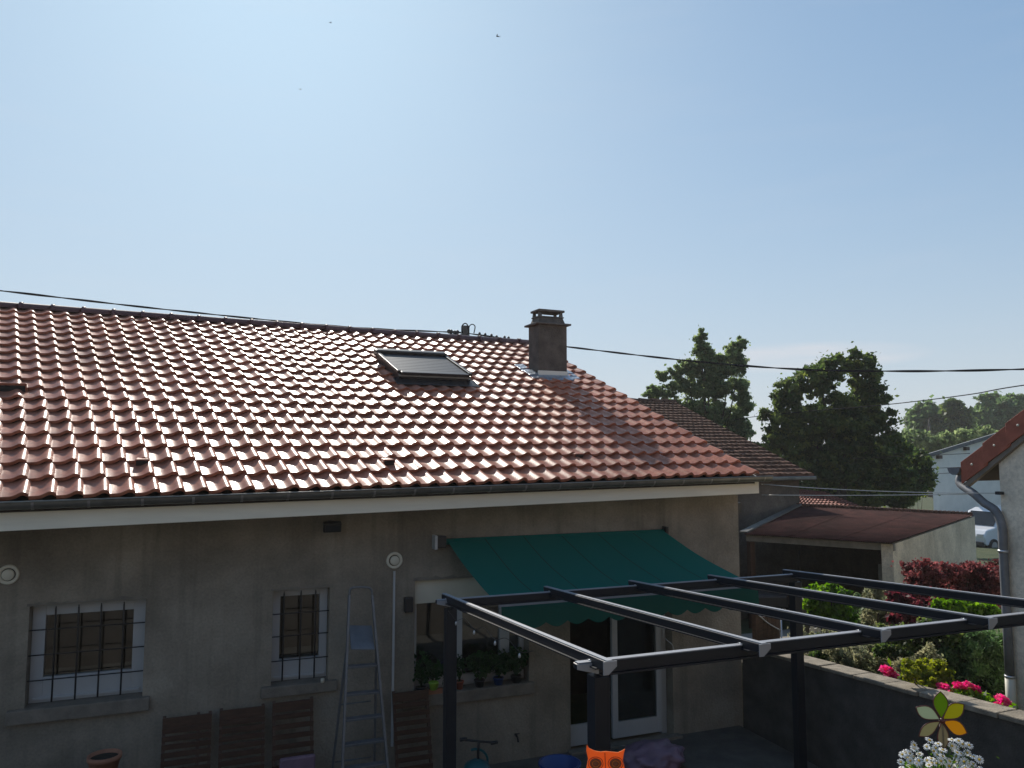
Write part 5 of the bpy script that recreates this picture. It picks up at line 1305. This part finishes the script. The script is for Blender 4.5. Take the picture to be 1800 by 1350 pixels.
# owl
f0 = 3.15
oc = at_f(1064, 1352, f0); k_ = f0/F_PX; r_, u_ = V(RT.x, RT.y, 0), V(0, 0, 1); nf = V(FW.x, FW.y, 0).normalized()
owl = empty('owl_ornament', V(oc.x, oc.y, oc.z-.35), 'bright orange flat owl ornament with horned ears at the bottom edge', 'ornament')
def ow(x, y): return oc+r_*((x-1064)*k_)+u_*((1352-y)*k_)
out = [(1032, 1311), (1036, 1317), (1045, 1321), (1056, 1323), (1065, 1322), (1075, 1323), (1087, 1324), (1094, 1321), (1099, 1318), (1097, 1326), (1095, 1336), (1098, 1350), (1100, 1370), (1098, 1395), (1088, 1415), (1065, 1424), (1042, 1415), (1032, 1395), (1029, 1370), (1031, 1350), (1034, 1335), (1031, 1322)]
b = MB(); b.prism([ow(*p) for p in out], nf*.005); b.build('body', 'orange', owl)
for ex in (1047, 1082):
    c = ow(ex, 1342)-nf*.001
    def ring(r0, r1, m, nm, d):
        b = MB(); n = 24; A = [c+nf*-d+(r_*math.cos(2*PI*i/n)+u_*math.sin(2*PI*i/n)*.85)*r1*k_ for i in range(n)]; B = [c+nf*-d+(r_*math.cos(2*PI*i/n)+u_*math.sin(2*PI*i/n)*.85)*r0*k_ for i in range(n)]
        for i in range(n): j = (i+1) % n; b.hexa([B[i], A[i], A[j], B[j], B[i]-nf*.002, A[i]-nf*.002, A[j]-nf*.002, B[j]-nf*.002])
        return b.build(nm, m, owl)
    ring(12.6, 13.6, 'orangedark', 'eye_ring', .001); ring(.1, 10.5, 'orangedark', 'eye', .001); ring(5.5, 6.5, 'orange', 'eye_ring', .004)
MB().beam(ow(1063.5, 1324)-nf*.002, ow(1064.5, 1362)-nf*.002, .0035, .002, up=u_).build('centre_line', 'black', owl)
MB().tube([ow(1065, 1400)+nf*.012, V(ow(1065, 1400).x+nf.x*.012, ow(1065, 1400).y+nf.y*.012, 0.02)], .006, 8).build('stake', 'iron', owl)
# pinwheel flower
f1 = 3.3; hc = at_f(1655, 1266, f1); k1 = f1/F_PX
pw = empty('pinwheel', V(hc.x, hc.y, 1.9), 'flower-shaped garden pinwheel with six coloured translucent petals', 'pinwheel')
pcols = [('petal_green', (0.14, 0.22, 0.015)), ('petal_olive', (0.30, 0.30, 0.02)), ('petal_amber', (0.42, 0.27, 0.02)), ('petal_grey', (0.20, 0.19, 0.15)), ('petal_silver', (0.22, 0.22, 0.16)), ('petal_pale', (0.26, 0.30, 0.25))]
for i, (nm, col) in enumerate(pcols):
    M[nm] = cloth_tr(nm, col, .5); t_ = PI/2-i*PI/3+(.06 if i else 0)
    d = r_*math.cos(t_)+u_*math.sin(t_); s_ = (-r_*math.sin(t_)+u_*math.cos(t_)); tw = nf*.25; s2 = (s_+tw).normalized()
    L1, W1 = 49*k1, 15.5*k1; pts = []
    for j in range(25):
        a = 2*PI*j/24; yv = .5-.5*math.cos(a); wv = math.sin(a)*math.sin(PI*min(1, yv**.8*.97+.03))**.55
        pts.append(hc+d*(L1*(.06+.94*yv))+s2*(W1*wv*(.35+.9*yv)/1.05))
    b = MB(); b.prism(pts[:-1], nf*.0012); pe = b.build('petal', nm, pw); pe['label'] = nm.split('_')[1]+' petal'
    MB().tube(pts, .0022, 5, cap=False).build('wire_rim', 'wireedge', pe)
MB().lathe(hc-nf*.012, [(.004, -.006), (.011, 0), (.012, .008), (.006, .02)], 14, nf).build('hub', 'wireedge', pw)
MB().tube([hc+nf*.012, V(hc.x+nf.x*.012, hc.y+nf.y*.012, 1.9)], .0045, 6).build('stick', 'iron', pw)
# daisies in a trough
f2 = 3.1; dc = at_f(1648, 1362, f2)
dp_ = empty('daisy_planter', V(dc.x, dc.y, 1.9), 'trough overflowing with white daisies below the pinwheel', 'planter')
MB().hexa([dc-r_*.15-nf*.08+u_*(1.9-dc.z), dc+r_*.15-nf*.08+u_*(1.9-dc.z), dc+r_*.15+nf*.08+u_*(1.9-dc.z), dc-r_*.15+nf*.08+u_*(1.9-dc.z), dc-r_*.18-nf*.1-u_*.06, dc+r_*.18-nf*.1-u_*.06, dc+r_*.18+nf*.1-u_*.06, dc-r_*.18+nf*.1-u_*.06]).build('trough', 'terracotta', dp_, bevel=.008)
def daisy_mesh(seed):
    rd_ = random.Random(seed); b = MB(); n = 13
    for i in range(n):
        t_ = 2*PI*i/n+rd_.uniform(-.08, .08); d = V(math.cos(t_), math.sin(t_), 0); s_ = V(-math.sin(t_), math.cos(t_), 0); dz = rd_.uniform(-.003, .002)
        b.poly([d*.004, d*.011+s_*.0026+V(0, 0, .001), d*.0175+s_*.0018+V(0, 0, dz), d*.0185+V(0, 0, dz), d*.0175-s_*.0018+V(0, 0, dz), d*.011-s_*.0026+V(0, 0, .001)])
    return b.mesh('daisy', 'daisy', fix=False)
dms = [daisy_mesh(i) for i in range(4)]
eye = MB().lathe((0, 0, .0), [(.005, 0), (.0048, .002), (.002, .004)], 10).mesh('daisy_eye', 'daisyeye')
stems = MB(); cnt = 0; tries = 0; placed = []
while cnt < 95 and tries < 9000:
    tries += 1; x = random.uniform(1572, 1728); y = random.uniform(1300, 1372)
    if ((x-1650)/84)**2+((y-1376)/76)**2 > random.uniform(.35, 1.25) or any(abs(x-a)+abs(y-c_) < 6.5 for a, c_ in placed): continue
    placed.append((x, y)); p = at_f(x, y, f2+random.uniform(-.07, .09)); o = link('daisy', random.choice(dms), p, dp_)
    tilt = Vector((random.uniform(-.7, .5)-nf.x*.6, random.uniform(-.5, .5)-nf.y*.6, random.uniform(.5, 1))).normalized(); s_ = random.uniform(.75, 1.05)
    o.rotation_euler = tilt.to_track_quat('Z', 'Y').to_euler(); o.scale = (s_,)*3
    e_o = bpy.data.objects.new('eye', eye); COL.objects.link(e_o); e_o.parent = o; WL[e_o.name] = p
    stems.tube([p, dc+(p-dc)*.35-u_*.05], .0012, 4); cnt += 1
stems.build('stems', 'lf_bright', dp_, fix=False)
crown([((dc.x, dc.y, dc.z-.02), (.13, .09, .06), 1), ((dc.x+.08, dc.y-.03, dc.z-.02), (.09, .08, .05), 1), ((dc.x-.08, dc.y+.03, dc.z-.02), (.09, .08, .05), 1)], 2200, .008, 'lf_bright', dp_, 'foliage', .5, .6, aspect=3)

# ------------------------------------------------------------------ the photographer's own house behind the camera
oh = empty('rear_house', (0, -3, 0), 'plain rendered house behind the viewpoint, seen only in window reflections', 'house')
b = MB(); b.box((-1.5, -8, 0), (7.4, -2.4, 6.2)); b.build('wall', 'rearwall', oh)  # unseen; span kept to the right so bounced light warms that facade end
b = MB(); b.prism([(-1.8, -2.1, 6.19), (-1.8, -8.3, 6.19), (-1.8, -5.2, 7.9)], (9.5, 0, 0)); b.build('roof', 'verge', oh)

# ------------------------------------------------------------------ air
M_h = bpy.data.materials.new('air'); M_h.use_nodes = True; t = M_h.node_tree; t.nodes.clear()
pv = t.nodes.new('ShaderNodeVolumePrincipled'); pv.inputs['Color'].default_value = (.96, .95, .92, 1); pv.inputs['Density'].default_value = 0.0007; pv.inputs['Anisotropy'].default_value = 0.3
oo = t.nodes.new('ShaderNodeOutputMaterial'); t.links.new(pv.outputs[0], oo.inputs['Volume'])
me = MB().box((-720, -320, -3.8), (720, 720, 14)).mesh('haze', M_h); hz_o = tag(link('haze', me, (0, 0, 0)), kind='stuff')
